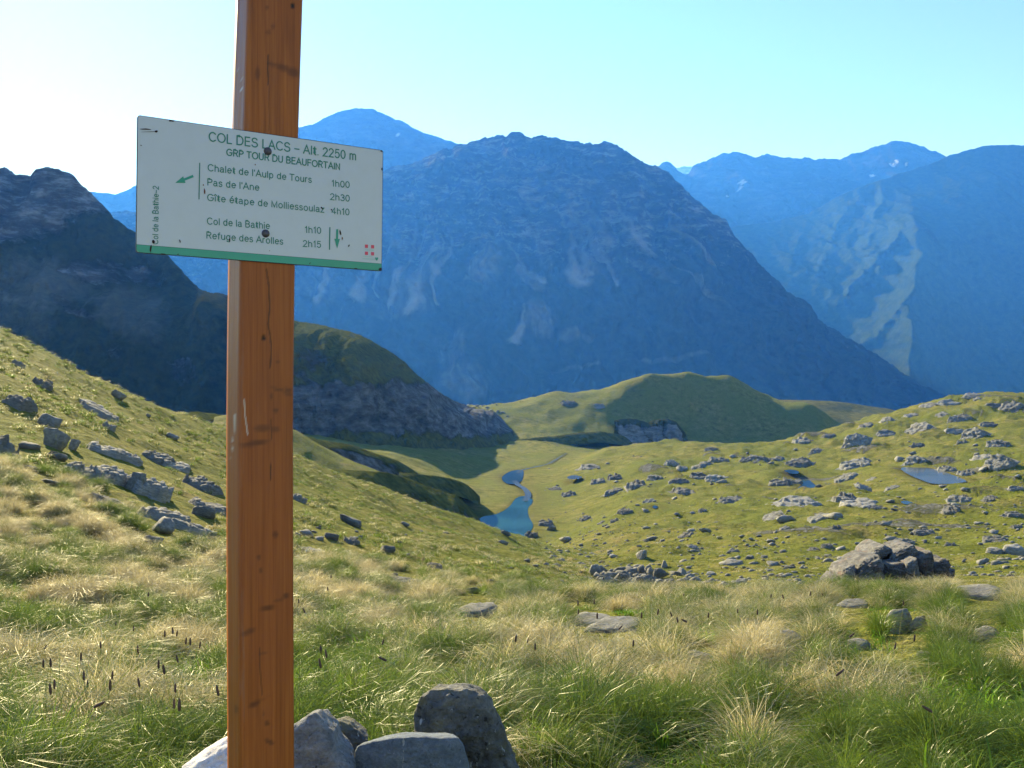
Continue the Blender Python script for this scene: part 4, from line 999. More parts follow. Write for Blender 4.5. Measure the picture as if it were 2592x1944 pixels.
# ------------------------------------------------------------------ rocks
def ico(sub):
    bm = bmesh.new(); bmesh.ops.create_icosphere(bm, subdivisions=sub, radius=1.0)
    v = np.array([q.co[:] for q in bm.verts]); f = np.array([[w.index for w in q.verts] for q in bm.faces]); bm.free()
    return v, f
ICO = {k: ico(k) for k in (1, 2, 3, 4)}
def n3(v, sc, seed, octv=4):
    return (fbm(v[:, 0] * sc + seed, v[:, 1] * sc + v[:, 2] * sc * 0.7, octv, seed) + fbm(v[:, 2] * sc * 1.3 - seed, v[:, 0] * sc * 0.6 - v[:, 1] * sc, octv, seed + 9)) * 0.5
def convex_r(d, r, k, flat):
    nrm = r.normal(size=(k, 3)); nrm /= np.linalg.norm(nrm, axis=1)[:, None]
    nrm = np.vstack([nrm, [[0, 0, 1], [0.15, 0.1, 1], [0, 0, -1]]]); nrm /= np.linalg.norm(nrm, axis=1)[:, None]
    h = np.concatenate([r.uniform(0.50, 1.05, k), [flat, flat * 1.05, flat]])
    dt = d @ nrm.T
    q = np.where(dt > 1e-3, h[None] / np.maximum(dt, 1e-3), 9.0)
    # slightly softened minimum
    return -np.log(np.exp(-q * 34).sum(1)) / 34
def rock_proto(name, seed, kind, sub=3, rough=0.05):
    r = np.random.default_rng(seed); d, f = ICO[sub]
    if kind == 'boulder': rad = convex_r(d, r, 11, 0.8)
    elif kind == 'slab': rad = convex_r(d, r, 9, 0.30)
    else:                                                           # outcrop: several tilted slabs grown together
        rad = np.zeros(len(d))
        for k in range(6):
            off = np.array([r.uniform(-0.55, 0.55), r.uniform(-0.4, 0.4), r.uniform(-0.1, 0.15)])
            ax = Quaternion((0.2, 1, 0.1), r.uniform(-0.45, -0.15)) @ Quaternion((0, 0, 1), r.uniform(-0.4, 0.4))
            M = np.array(ax.to_matrix())
            nn = r.normal(size=(8, 3)); nn /= np.linalg.norm(nn, axis=1)[:, None]
            nn = np.vstack([nn, [[0, 0, 1], [0, 0, -1]]]) @ M.T
            h = np.concatenate([r.uniform(0.35, 0.75, 8), [r.uniform(0.16, 0.30), 0.5]]) + nn @ off
            h = np.maximum(h, 0.06)
            dt = d @ nn.T
            rad = np.maximum(rad, np.where(dt > 1e-3, h[None] / np.maximum(dt, 1e-3), 9.0).min(1))
    v = d * rad[:, None]
    v = v + d * (rough * n3(v, 2.2, seed, 4) * 2.0)[:, None]
    # bedding: thin ledges across the stone
    lay = v[:, 2] + 0.35 * v[:, 0]
    v = v + d * (0.035 * (np.abs(((lay * (5 if kind != 'boulder' else 3)) % 1.0) - 0.5) - 0.25))[:, None]
    lo, hi = v.min(0), v.max(0)
    v = (v - (lo + hi) / 2) / ((hi - lo) / 2)
    v[:, 2] = (v[:, 2] + 1) / 2                                     # x, y in -1..1, z in 0..1
    me = np_mesh(name, v, f, smooth=False)
    return me
def outcrop_proto(name, seed, nx=46, ny=30):
    """bedrock breaking the turf: tilted strata with steep broken edges, open to the ground at its rim"""
    x, y = np.meshgrid(np.linspace(-1, 1, nx), np.linspace(-1, 1, ny))
    r = np.random.default_rng(seed)
    a = r.uniform(0.35, 0.95); kq = r.uniform(2.2, 3.6)
    q = (y * math.cos(a) - x * math.sin(a) * 0.55) + 0.22 * fbm(x * 1.7, y * 1.7, 3, seed)
    c = q * kq + 50; st = np.floor(c); fr = c - st
    hs = np.array([((int(k) * 7919 + seed * 104729) % 97) / 97 for k in st.ravel()]).reshape(st.shape)
    crack = np.floor((x * math.cos(a) + y * math.sin(a) + 0.2 * fbm(x * 2.3, y * 2.3, 2, seed + 1)) * 3.1 + hs * 3)
    hc = np.array([((int(k) * 3331 + int(m) * 7907 + seed * 613) % 89) / 89 for k, m in zip(crack.ravel() + 80, st.ravel())]).reshape(st.shape)
    h = 0.30 + 0.45 * hs + 0.38 * (hc - 0.4) + 0.20 * (1 - fr) ** 1.0 - 0.02
    env = 1 - (np.abs(x) ** 2.2 + np.abs(y) ** 2.2) + 0.75 * fbm(x * 1.5 + seed, y * 1.5, 4, seed + 2)
    h = h * sstep(0.0, 0.55, env) - 0.35 * (1 - sstep(-0.05, 0.35, env)) + 0.10 * fbm(x * 7, y * 7, 3, seed + 4)
    rim = np.maximum(np.abs(x), np.abs(y)) > 0.97
    h = np.where(rim, -0.5, h)
    h = h / max(h.max(), 0.3)
    jx = 0.5 * (2 / nx) * fbm(x * 9, y * 9, 2, seed + 6); jy = 0.5 * (2 / ny) * fbm(x * 9, y * 9 + 5, 2, seed + 8)
    return np_mesh(name, np.stack([x + jx, y + jy, h], -1).reshape(-1, 3), grid_faces(ny, nx), smooth=False)
PROTO = {}
for k in range(6):
    PROTO['boulder', k] = rock_proto('boulder', 100 + k, 'boulder')
    PROTO['slab', k] = rock_proto('slab', 200 + k, 'slab')
for k in range(8):
    PROTO['outcrop', k] = outcrop_proto('outcrop', 300 + k)
for k in range(5):
    PROTO['stone', k] = rock_proto('stone', 400 + k, 'boulder' if k < 2 else 'slab', 2)
    PROTO['crumb', k] = rock_proto('crumb', 450 + k, 'boulder' if k < 2 else 'slab', 1)
MATV = {}
def proto(kind, k, mat):
    key = (kind, k, mat.name)
    if key not in MATV:
        m = PROTO[kind, k].copy(); m.name = kind; m.materials.clear(); m.materials.append(mat); MATV[key] = m
    return MATV[key]
def surf_normal(x, y, e=0.4):
    q = z_ground(np.array([x - e, x + e, x, x]), np.array([y, y, y - e, y + e]))
    return Vector((-(q[1] - q[0]) / (2 * e), -(q[3] - q[2]) / (2 * e), 1)).normalized()
def rock_at(name, kind, k, mat, x0, x1, y0, y1, nod=0.0, sink=0.25, deep=0.75, yaw=0.0, tilt=0.0, follow=0.5, D=None, minh=0.35, base=None):
    """stone seen between px x0..x1, y0..y1: stands on the ground where its lower edge meets it"""
    cx = (x0 + x1) / 2
    if D is None:
        X, D, Z = hit(cx, y1 - 0.12 * (y1 - y0), 3.2)
    else:
        X = ray(cx, 0)[0] * D; Z = float(z_ground(np.array([X]), np.array([D]))[0])
    if base is not None: Z = ray(0, base)[1] * D
    w = (x1 - x0) * D / F; h = max((y1 - y0) * D / F, minh * 0.3 * w)
    o = bpy.data.objects.new(name, proto(kind, k, mat)); COL.objects.link(o)
    if kind == 'outcrop':
        sink, dd, hh = 0.0, w * max(deep, 0.95), max(h * 0.42, w * 0.08); o.scale = (w / 2 * 1.15, dd / 2, hh); follow = 0.95; tilt = 0.0; yaw *= 0.4
    elif kind == 'slab':
        dd = w * deep; hh = max(h * 0.55, 0.12 * w) / (1 - sink); o.scale = (w / 2 * 1.04, dd / 2, hh)
    else:
        dd = w * deep; hh = h * (1.0 / (1 - sink)); o.scale = (w / 2 * 1.04, dd / 2, hh)
    nrm = Vector((0, 0, 1)).lerp(surf_normal(X, D), follow)
    o.rotation_mode = 'QUATERNION'
    o.rotation_quaternion = Quaternion((1, 0, 0), nod) @ nrm.to_track_quat('Z', 'Y') @ Quaternion((0, 1, 0), tilt) @ Quaternion((0, 0, 1), yaw)
    o.location = (X, D + dd * 0.15, Z - hh * sink)
    return o

def solid(name, P, D, thick, mat, bulge=0.25, seed=0, sub=2, rough=0.012, lean=0.0, soft=0.12, parent=None, back=0.32):
    """a stone from the outline it shows, at distance D, with a domed face and real thickness"""
    P = np.array(P, float); c = P.mean(0)
    dl = [0]; n = len(P)
    # resample the outline
    Q = np.vstack([P, P[:1]]); seg = np.hypot(*np.diff(Q, axis=0).T); cum = np.concatenate([[0], np.cumsum(seg)])
    m = 150; tt = np.linspace(0, cum[-1], m, endpoint=False)
    R = np.stack([np.interp(tt, cum, Q[:, 0]), np.interp(tt, cum, Q[:, 1])], 1)
    R = (1 - 2 * soft) * R + soft * (np.roll(R, 1, 0) + np.roll(R, -1, 0))
    rings = []
    for t in np.linspace(0, 1, 56):                                # face centre, rim, back
        if t < 0.5:
            s_ = (t / 0.5); dd = -thick * bulge * (1 - s_ ** 5)
        elif t < 0.8:
            s_ = 1.0 - back * ((t - .5) / .3) ** 1.3; dd = thick * 0.75 * (t - 0.5) / 0.3
        else:
            q = (t - 0.8) / 0.2; s_ = (1 - back) * (1 - q * 0.97); dd = thick * (0.75 + 0.25 * math.sin(q * math.pi / 2))
        rings.append((max(s_, 0.02), dd))
    V = []
    for s_, dd in rings:
        for a, b in R:
            px, py = c[0] + (a - c[0]) * s_, c[1] + (b - c[1]) * s_
            u, v = ray(px, py)
            V.append((u * D, D + dd + lean * (v * D - ray(0, c[1])[1] * D), v * D))
    V = np.array(V)
    F4 = []
    for i in range(len(rings) - 1):
        for j in range(m):
            F4.append((i * m + j, i * m + (j + 1) % m, (i + 1) * m + (j + 1) % m, (i + 1) * m + j))
    ctr = V.mean(0); size = (P[:, 0].max() - P[:, 0].min()) * D / F
    L = (V - ctr) / size
    dirn = L / np.maximum(np.linalg.norm(L, axis=1)[:, None], 1e-3)
    n_lo = n3(L, 3.0, seed + 3, 3); n_hi = n3(L, 11.0, seed + 13, 4); n_hi = n_hi + 0.45 * n3(L, 26.0, seed + 33, 3); n_lo = n_lo + 0.5 * np.floor(n3(L, 4.5, seed + 23, 2) * 7) / 7
    face = np.repeat(np.array([1.0 if k < 27 else 0.6 for k in range(len(rings))]), m)
    V = V + dirn * (size * rough * (2.2 * n_lo + 1.1 * n_hi))[:, None] + np.array([0, -1, 0]) * (size * rough * 1.6 * n_hi * face)[:, None]
    me = np_mesh(name, V - ctr, np.array(F4), smooth=True)
    bm = bmesh.new(); bm.from_mesh(me); bmesh.ops.recalc_face_normals(bm, faces=bm.faces[:]); bm.to_mesh(me); bm.free()
    me.set_sharp_from_angle(angle=math.radians(38))
    o = link(name, me, mat=mat); o.location = ctr
    if parent is not None:
        o.parent = parent; o.location = Vector(ctr) - parent.location
    return o

M_BOULD_N = mat_rock('grey_brown_boulder_stone', (0.15, 0.155, 0.148), (0.055, 0.057, 0.059), (0.32, 0.31, 0.28), lichen=(0.20, 0.17, 0.05), scale=13.0, lich=0.5, bd=0.04, band=1.3, speck=0.8)
M_BLUE_N = mat_rock('sky_tinted_slate_near', (0.11, 0.145, 0.19), (0.065, 0.085, 0.115), (0.19, 0.23, 0.28), scale=22.0, lich=0.05, bd=0.014, band=1.6, speck=0.35)  # grey slate with the blue of the reflected sky put into its colour
M_GREY_N = mat_rock('silver_grey_schist_near', (0.30, 0.31, 0.32), (0.13, 0.135, 0.14), (0.50, 0.51, 0.52), scale=17.0, lich=0.1, bd=0.04, band=2.0, speck=0.5)
M_WHITE_N = mat_rock('white_quartz_stone', (0.60, 0.57, 0.55), (0.38, 0.35, 0.34), (0.74, 0.72, 0.70), scale=10.0, lich=0.1, bd=0.008)
# the stones heaped round the post
tag(solid('boulder', [(1048, 1812), (1060, 1770), (1085, 1748), (1130, 1741), (1180, 1745), (1225, 1762), (1252, 1792), (1270, 1840), (1290, 1890), (1312, 1940), (1330, 2010), (1340, 2130), (1040, 2130), (1035, 1960), (1040, 1870)], 2.75, 0.26, M_BOULD_N, 0.14, 5, rough=0.030, lean=0.06),
    'large dark rounded boulder with yellow lichen standing behind the blue slab', 'boulder')
tag(solid('slab', [(898, 1905), (905, 1888), (945, 1877), (990, 1868), (1050, 1866), (1110, 1869), (1160, 1868), (1176, 1885), (1186, 1930), (1200, 2000), (1215, 2160), (880, 2160), (890, 2000)], 2.5, 0.14, M_BLUE_N, 0.06, 15, rough=0.010, lean=0.03, soft=0.06),
    'smooth blue grey slab lying in front of the dark rounded boulder', 'stone')
tag(solid('stone', [(700, 1930), (735, 1845), (770, 1822), (790, 1818), (808, 1840), (838, 1872), (848, 1900), (875, 1925), (900, 1950), (915, 2150), (690, 2150)], 2.42, 0.20, M_GREY_N, 0.14, 25, rough=0.020, lean=0.40, soft=0.06),
    'pointed silver grey stone leaning against the right side of the post', 'stone')
tag(solid('stone', [(826, 1850), (840, 1832), (862, 1827), (885, 1838), (910, 1860), (932, 1878), (925, 1900), (905, 1930), (900, 2000), (850, 2000), (845, 1890)], 2.66, 0.14, M_BOULD_N, 0.16, 35, rough=0.03, lean=0.15),
    'small rough brown stone wedged between the pointed stone and the blue slab', 'stone')
tag(solid('stone', [(455, 1945), (490, 1925), (535, 1902), (570, 1884), (600, 1878), (650, 1895), (690, 1940), (700, 2150), (440, 2150)], 2.40, 0.22, M_WHITE_N, 0.2, 45, rough=0.02, lean=0.6),
    'white stone showing at the left foot of the post', 'stone')

# stones lying in the near meadow
near = [
 ('slab', 1, M_PALE, 1150, 1256, 1518, 1568, 'pale rough block in the dry grass beyond the big boulder'),
 ('slab', 0, M_PALE, 1424, 1552, 1553, 1592, 'flat pale slab in dry grass, touching a second slab'),
 ('slab', 3, M_PALE, 1472, 1640, 1566, 1602, 'long flat lichened slab in front of its paler neighbour'),
 ('slab', 2, M_PALE, 1725, 1822, 1642, 1686, 'low pale stone above the bleached grass tussock'),
 ('boulder', 2, M_WHITE_N, 1978, 2034, 1600, 1640, 'small white stone alone in the meadow grass'),
 ('slab', 4, M_PALE, 2148, 2218, 1615, 1648, 'small pale stone between the white stone and the pale boulder'),
 ('boulder', 1, M_PALE, 2240, 2310, 1554, 1612, 'pale lichened boulder with a brown stone beside it'),
 ('boulder', 4, M_BOULD, 2296, 2362, 1562, 1604, 'brown stone resting against the pale lichened boulder'),
 ('slab', 5, M_PALE, 2424, 2560, 1486, 1524, 'long whale backed pale rock at the edge of the meadow'),
 ('slab', 1, M_PALE, 2455, 2536, 1578, 1630, 'wedge shaped pale stone at the right edge of the meadow'),
 ('slab', 2, M_PALE, 1527, 1626, 1914, 1960, 'flat pale stone in the bare path right of the boulder'),
 ('boulder', 3, M_PALE, 1776, 1860, 1890, 1940, 'pale brown stone half hidden by green turf near the path'),
 ('slab', 0, M_PALE, 2206, 2266, 1888, 1950, 'pinkish stone by the path on the right'),
 ('boulder', 5, M_BOULD, 2203, 2224, 1897, 1926, 'tiny reddish stone lying against the pinkish stone'),
 ('boulder', 0, M_PALE, 98, 154, 1776, 1822, 'small grey stone in long grass left of the post'),
 ('slab', 3, M_PALE, 2110, 2212, 1524, 1540, 'low grey rock flush with the grass below the big outcrop'),
 ('slab', 4, M_PALE, 2325, 2372, 1648, 1668, 'small stone low in the green grass below the pale boulder'),
]
for i, (kd, k, m, x0, x1, y0, y1, lab) in enumerate(near):
    D = None if y1 < 1880 else {1960: 3.15, 1940: 3.3, 1950: 3.25, 1926: 3.2}[y1]
    o = rock_at('boulder' if kd == 'boulder' else 'rock_slab', kd, k, m, x0, x1, y0, y1, sink=0.2, nod=0.22, yaw=rng.uniform(-0.4, 0.4), D=D, base=y1 if D else None)
    tag(o, lab, 'stone')

# rocks breaking out of the slope on the left
left = [
 ('boulder', 0, 91, 162, 1090, 1136, 'upright dark block standing above the chain of slabs on the slope'),
 ('slab', 1, 38, 95, 1112, 1140, 'low slab beside the upright dark block'),
 ('slab', 2, 84, 153, 1036, 1086, 'tilted grey slab above the upright dark block'),
 ('slab', 3, 110, 172, 1140, 1166, 'grey slab at the foot of the upright dark block'),
 ('slab', 4, 165, 272, 1148, 1202, 'long tilted slab in the middle of the slope outcrop'),
 ('boulder', 3, 166, 206, 1114, 1142, 'small pale stone above the long tilted slab'),
 ('slab', 5, 211, 314, 1106, 1140, 'pale flat slab highest in the slope outcrop'),
 ('slab', 0, 260, 345, 1122, 1150, 'broken slab below the pale flat slab'),
 ('slab', 2, 219, 324, 1150, 1206, 'steeply dipping slab left of the biggest slab'),
 ('slab', 1, 318, 424, 1166, 1250, 'biggest layered grey slab of the slope outcrop'),
 ('boulder', 1, 304, 366, 1202, 1246, 'rounded block under the biggest layered slab'),
 ('slab', 3, 357, 432, 1134, 1154, 'dark flat ledge above the biggest layered slab'),
 ('slab', 4, 397, 480, 1154, 1174, 'thin pale ledge right of the dark flat ledge'),
 ('slab', 0, 458, 550, 1180, 1234, 'grey overhanging slab near the post with a dark underside'),
 ('boulder', 4, 530, 566, 1232, 1252, 'small stone under the overhanging slab near the post'),
 ('slab', 5, 232, 318, 1244, 1272, 'low rock hump in grass below the biggest slab'),
 ('slab', 2, 344, 472, 1256, 1310, 'large pale greenish slab lowest but one on the slope'),
 ('slab', 3, 433, 530, 1300, 1342, 'dark wedge below the large pale greenish slab'),
 ('slab', 1, 472, 572, 1252, 1284, 'thin grey slab next to the post above the mossy slab'),
 ('slab', 5, 476, 542, 1272, 1312, 'mossy slab between the thin slab and the dark wedge'),
 ('boulder', 2, 370, 448, 1318, 1356, 'rough pale rock below the large pale greenish slab'),
 ('slab', 4, 350, 410, 1348, 1380, 'flat stone in grass lowest of the slope rocks'),
 ('slab', 0, 518, 556, 1346, 1372, 'small grey rock in grass touching the post edge'),
 ('slab', 3, 42, 100, 1174, 1190, 'narrow pale stone low in the grass at the far left'),
 ('slab', 1, 96, 150, 1210, 1226, 'narrow grey stone in the grass under the slope outcrop'),
 ('outcrop', 5, -70, 34, 1050, 1160, 'dark rock step cut by the left picture edge'),
 ('outcrop', 0, 0, 86, 980, 1040, 'broken dark outcrop high on the slope at the left edge'),
 ('outcrop', 1, 80, 130, 946, 984, 'brown outcrop beneath the slope crest'),
 ('slab', 0, 272, 314, 984, 1010, 'lone dark boulder near the crest of the slope'),
 ('outcrop', 2, 180, 300, 1016, 1044, 'dark broken ledge across the upper slope'),
 ('outcrop', 3, 250, 292, 1050, 1090, 'dark ledge end on the slope above the pale flat slab'),
 ('slab', 4, 410, 450, 1092, 1112, 'small dark outcrop on the open slope left of the post'),
 ('slab', 5, 366, 380, 1046, 1056, 'tiny pale stone on the open slope left of the post'),
 ('outcrop', 4, 30, 60, 900, 930, 'little rock step on the crest at the far left'),
 ('slab', 2, 105, 130, 955, 975, 'grey stone beneath the slope crest beside the brown outcrop'),
 ('outcrop', 1, 730, 776, 1232, 1272, 'dark boulder on the slope touching the right side of the post'),
 ('slab', 0, 846, 916, 1298, 1330, 'dark tilted slab on the slope right of the post'),
 ('outcrop', 5, 866, 912, 1348, 1378, 'mossy outcrop below the dark tilted slab'),
 ('slab', 1, 815, 856, 1346, 1370, 'flat rock left of the mossy outcrop'),
 ('slab', 3, 754, 830, 1374, 1394, 'long thin pale slab beside the post'),
 ('slab', 4, 958, 1002, 1376, 1404, 'tilted grey slab on the open slope'),
 ('slab', 5, 976, 1068, 1446, 1474, 'low pale slab in the dry grass in the middle'),
 ('outcrop', 6, 1080, 1120, 1412, 1442, 'small dark outcrop above the low pale slab'),
 ('slab', 2, 1170, 1222, 1482, 1506, 'grey rock at the edge of the dry grass'),
 ('slab', 0, 1232, 1262, 1460, 1482, 'dark square stone left of the rubble'),
 ('slab', 3, 1262, 1292, 1342, 1356, 'flat stone on the slope crest above the turquoise pool'),
 ('slab', 1, 1258, 1284, 1364, 1378, 'grey stone under the slope crest by the pool'),
 ('slab', 5, 738, 758, 1340, 1366, 'small dark rock close to the right side of the post'),
 ('slab', 4, 1010, 1036, 1320, 1332, 'little white stone alone on the striped slope'),
]
for i, (kd, k, x0, x1, y0, y1, lab) in enumerate(left):
    m = M_PALE if 'pale' in lab or 'white' in lab else (M_BOULD if ('brown' in lab or 'upright' in lab) else M_ROCK)
    nm = {'boulder': 'boulder', 'slab': 'rock_slab', 'outcrop': 'rock_outcrop'}[kd]
    bed = kd == 'slab' and x1 - x0 >= 74
    if bed and 'dark' not in lab: m = M_PALE
    o = rock_at(nm, 'outcrop' if bed else kd, (k + i) % 8 if bed else k, m, x0 - 8 * bed, x1 + 8 * bed, y0, y1 + 12 * bed, sink=0.28, deep=0.9, yaw=rng.uniform(-0.3, 0.3) + (math.pi if rng.random() < 0.3 else 0), tilt=rng.uniform(0.05, 0.25) * (kd != 'boulder'), follow=0.9 if kd != 'boulder' else 0.4)
    tag(o, lab, 'outcrop' if kd == 'outcrop' else 'rock')

# the big tilted outcrop at the edge of the meadow: an empty with its slabs
def c2(L): return [(2000 + x * 0.26763, 1340 + y * 0.26763) for x, y in L]
oD = 17.0
ou, ov = ray(2250, 1515)
big = bpy.data.objects.new('rock_outcrop', None); COL.objects.link(big); big.location = (ou * oD, oD, ov * oD)
tag(big, 'big jagged outcrop of tilted slabs with orange lichen at the meadow edge', 'outcrop')
M_OUT = mat_rock('tilted_schist', (0.16, 0.155, 0.145), (0.05, 0.049, 0.046), (0.32, 0.31, 0.28), lichen=(0.30, 0.12, 0.05), scale=5.0, lich=0.35, bd=0.06)
for i, (L, dd, th, ln) in enumerate([
    ([(350, 600), (380, 520), (470, 450), (495, 470), (490, 640), (360, 660)], -0.4, 0.7, 0.8),
    ([(480, 640), (490, 440), (540, 380), (640, 345), (620, 470), (560, 640)], -0.25, 0.9, 0.6),
    ([(560, 640), (620, 440), (660, 350), (780, 290), (870, 280), (900, 330), (880, 480), (830, 640)], 0.0, 1.2, 0.5),
    ([(560, 380), (700, 290), (860, 255), (880, 285), (760, 310), (600, 400)], 0.5, 0.9, 0.5),
    ([(730, 270), (750, 235), (830, 180), (900, 150), (985, 200), (900, 260), (780, 285)], 0.9, 1.0, 0.5),
    ([(960, 310), (990, 215), (1090, 168), (1170, 150), (1210, 200), (1190, 265), (1150, 305), (1020, 345)], 0.7, 1.0, 0.2),
    ([(870, 660), (890, 330), (1020, 330), (1110, 320), (1130, 500), (1120, 660)], 0.35, 1.1, 0.1),
    ([(1080, 640), (1100, 320), (1200, 270), (1225, 420), (1200, 640)], 0.25, 1.0, 0.1),
    ([(1190, 620), (1210, 265), (1335, 205), (1362, 245), (1355, 340), (1330, 620)], 0.5, 1.0, 0.1),
    ([(1290, 620), (1350, 350), (1440, 285), (1500, 285), (1522, 330), (1450, 450), (1390, 620)], 0.75, 1.0, 0.1),
    ([(1390, 620), (1430, 460), (1500, 388), (1562, 378), (1550, 450), (1500, 620)], 0.9, 0.9, 0.1),
    ([(900, 670), (905, 590), (980, 500), (1060, 560), (1090, 680)], -0.2, 0.6, 0.3)]):
    solid('slab', c2(L), oD + dd, th, M_OUT, 0.10, 500 + i * 7, rough=0.045, lean=ln, soft=0.02, parent=big, back=0.06)

# outcrops across the hillside beyond the dip, each where it stands (survey sheet 1300, 900)
LAND = {'the largest pond': (1820, 520), 'the teardrop pond': (1270, 562), 'the narrow blue pond': (1200, 505), 'the turquoise pool': (0, 700), 'the small pale pond': (265, 527),
        'the peaty pool': (612, 657), 'the shaded dome hill': (1000, 330), 'the skyline': (1950, 190), 'the big jagged outcrop': (1650, 860), 'the right picture edge': (2200, 600), 'the rubble heap': (480, 930)}
HILL = [(275,200,575,615),(150,215,560,585),(205,275,185,225),(335,395,212,235),(285,380,460,495),(330,400,520,560),(400,480,495,545),(390,480,565,602),(480,580,535,580),(575,650,500,545),(655,720,440,480),(705,760,470,500),(770,860,450,490),(850,930,425,465),(690,800,560,605),(680,760,520,560),(760,850,500,540),(830,930,500,552),(980,1040,430,465),(1000,1100,445,472),(1120,1180,430,462),(1190,1290,440,480),(1100,1220,512,570),(1140,1330,610,655),(1385,1500,580,640),(1410,1600,612,660),(1540,1610,640,670),(1480,1560,550,582),(1390,1500,505,540),(1430,1560,440,490),(1210,1300,345,385),(1440,1540,350,400),(1580,1660,320,350),(1700,1820,290,330),(1730,1790,365,400),(1850,1960,190,220),(1830,1890,240,265),(1900,1990,240,290),(1870,1960,310,345),(1940,2050,310,365),(1920,1970,355,385),(2050,2130,185,230),(2110,2212,190,240),(2030,2100,280,310),(2060,2150,350,400),(1990,2080,420,450),(2050,2170,430,480),(1840,1930,460,505),(1920,2010,480,525),(1700,1790,430,475),(1880,2000,590,640),(2040,2100,600,625),(1860,1940,650,690),(2130,2212,670,700),(1735,1830,735,780),(1650,1740,780,820),(1870,1920,798,830),(2040,2150,780,810),(2060,2140,825,865),(2130,2230,800,870),(710,790,755,790),(900,1000,600,640),(1070,1180,690,710),(1270,1370,690,715),(1380,1420,720,760),(560,620,610,640),(450,520,650,690),(415,460,695,725),(360,400,710,730),(45,110,735,795),(100,180,695,745),(280,340,680,720),(535,590,850,882),(895,990,878,912),(1000,1050,858,886),(1070,1110,864,882),(1280,1330,830,850),(1340,1385,808,836),(1400,1470,870,900),(755,810,815,838),(635,675,895,925),(630,660,795,810),(800,840,655,685),(1190,1260,520,560),(830,880,395,412),(1700,1760,250,272),(1990,2030,175,195),(1150,1200,740,760),(930,980,830,855),(1090,1150,895,915),(1180,1230,905,925),(830,880,935,955),(700,760,930,950),(950,1020,970,990),(2150,2212,560,590),(1610,1680,560,580),(1530,1580,525,540),(2160,2210,730,755),(1960,2030,160,180),(1760,1840,205,230),(1590,1650,260,285),(1500,1560,295,320),(1340,1400,330,352),(1290,1350,400,425)]
rec = []
for i, (a, b, c, d) in enumerate(HILL):
    a, b = min(a, b), max(a, b)
    x0, x1, y0, y1 = 1300 + a * s58, 1300 + b * s58, 900 + c * s58, 900 + d * s58
    cx, cy = (a + b) / 2, (c + d) / 2
    kd = 'outcrop' if d < 860 and (b - a) > 34 else ('slab' if i % 4 else 'boulder')
    pale = (i in (25, 36, 42, 54, 65, 66, 68, 79, 23)) or (i % 7 == 3)
    mt = M_PALE if pale else M_ROCK
    o = rock_at('rock_outcrop' if kd == 'outcrop' else 'boulder' if kd == 'boulder' else 'rock_slab', kd, i % (8 if kd == 'outcrop' else 6), mt, x0, x1, y0, y1, sink=0.5, nod=0.15, deep=0.9, yaw=rng.uniform(-0.25, 0.25) + (math.pi if i % 5 == 0 and kd != 'outcrop' else 0), tilt=-rng.uniform(0.0, 0.12), follow=0.4)
    lm = min(LAND, key=lambda k: math.hypot((LAND[k][0] - cx) * 0.8, (LAND[k][1] - cy) * 1.6))
    dx, dy = cx - LAND[lm][0], (cy - LAND[lm][1]) * 1.6
    side = ('right of' if dx > 0 else 'left of') if abs(dx) > abs(dy) * 1.3 else ('below' if dy > 0 else 'above')
    if lm == 'the right picture edge' and side in ('right of', 'left of'): side = 'close to'
    if lm == 'the shaded dome hill' and side == 'below': side = 'in front of'
    if lm == 'the skyline': side = 'just below' if dy > 0 else 'on'
    rec.append((lm, side, 'pale' if pale else 'dark grey', {'outcrop': 'rock outcrop', 'boulder': 'boulder', 'slab': 'flat rock'}[kd], math.hypot(dx, dy), o))
ORD = ['nearest', 'second nearest', 'third nearest', 'fourth nearest', 'fifth nearest', 'sixth nearest', 'seventh nearest', 'eighth nearest', 'ninth nearest', 'tenth nearest', 'eleventh nearest', 'twelfth nearest']
keys = {}
for r_ in rec: keys.setdefault(r_[:4], []).append(r_)
for k, L in keys.items():
    L.sort(key=lambda r_: r_[4])
    for j, r_ in enumerate(L):
        lab = ('%s %s on the green hillside %s %s' % (r_[2], r_[3], r_[1], r_[0])) if len(L) == 1 else ('%s %s on the hillside, %s %s %s' % (r_[2], r_[3], ORD[j], r_[1], r_[0]))
        tag(r_[5], lab, 'outcrop' if 'outcrop' in r_[3] else 'rock', 'rocks on the hillside across the dip')

# rubble heap in the dip
used = 0
for i in range(95):
    px = 1590 + rng.normal() * 55; py = 1478 + rng.normal() * 20 + (px - 1590) * 0.12
    if not (1480 < px < 1720 and 1445 < py < 1512): continue
    s_ = rng.uniform(9, 24)
    o = rock_at('rubble_stone', 'stone', int(rng.integers(5)), M_ROCK if rng.random() < .8 else M_PALE, px - s_, px + s_, py - s_ * rng.uniform(.5, 1.0), py + s_ * .3, sink=0.15, yaw=rng.uniform(0, 6.28), tilt=rng.uniform(-.5, .5), minh=.9)
    tag(o, 'grey angular stone in the rubble heap down in the dip', 'stone', 'stones of the rubble heap')
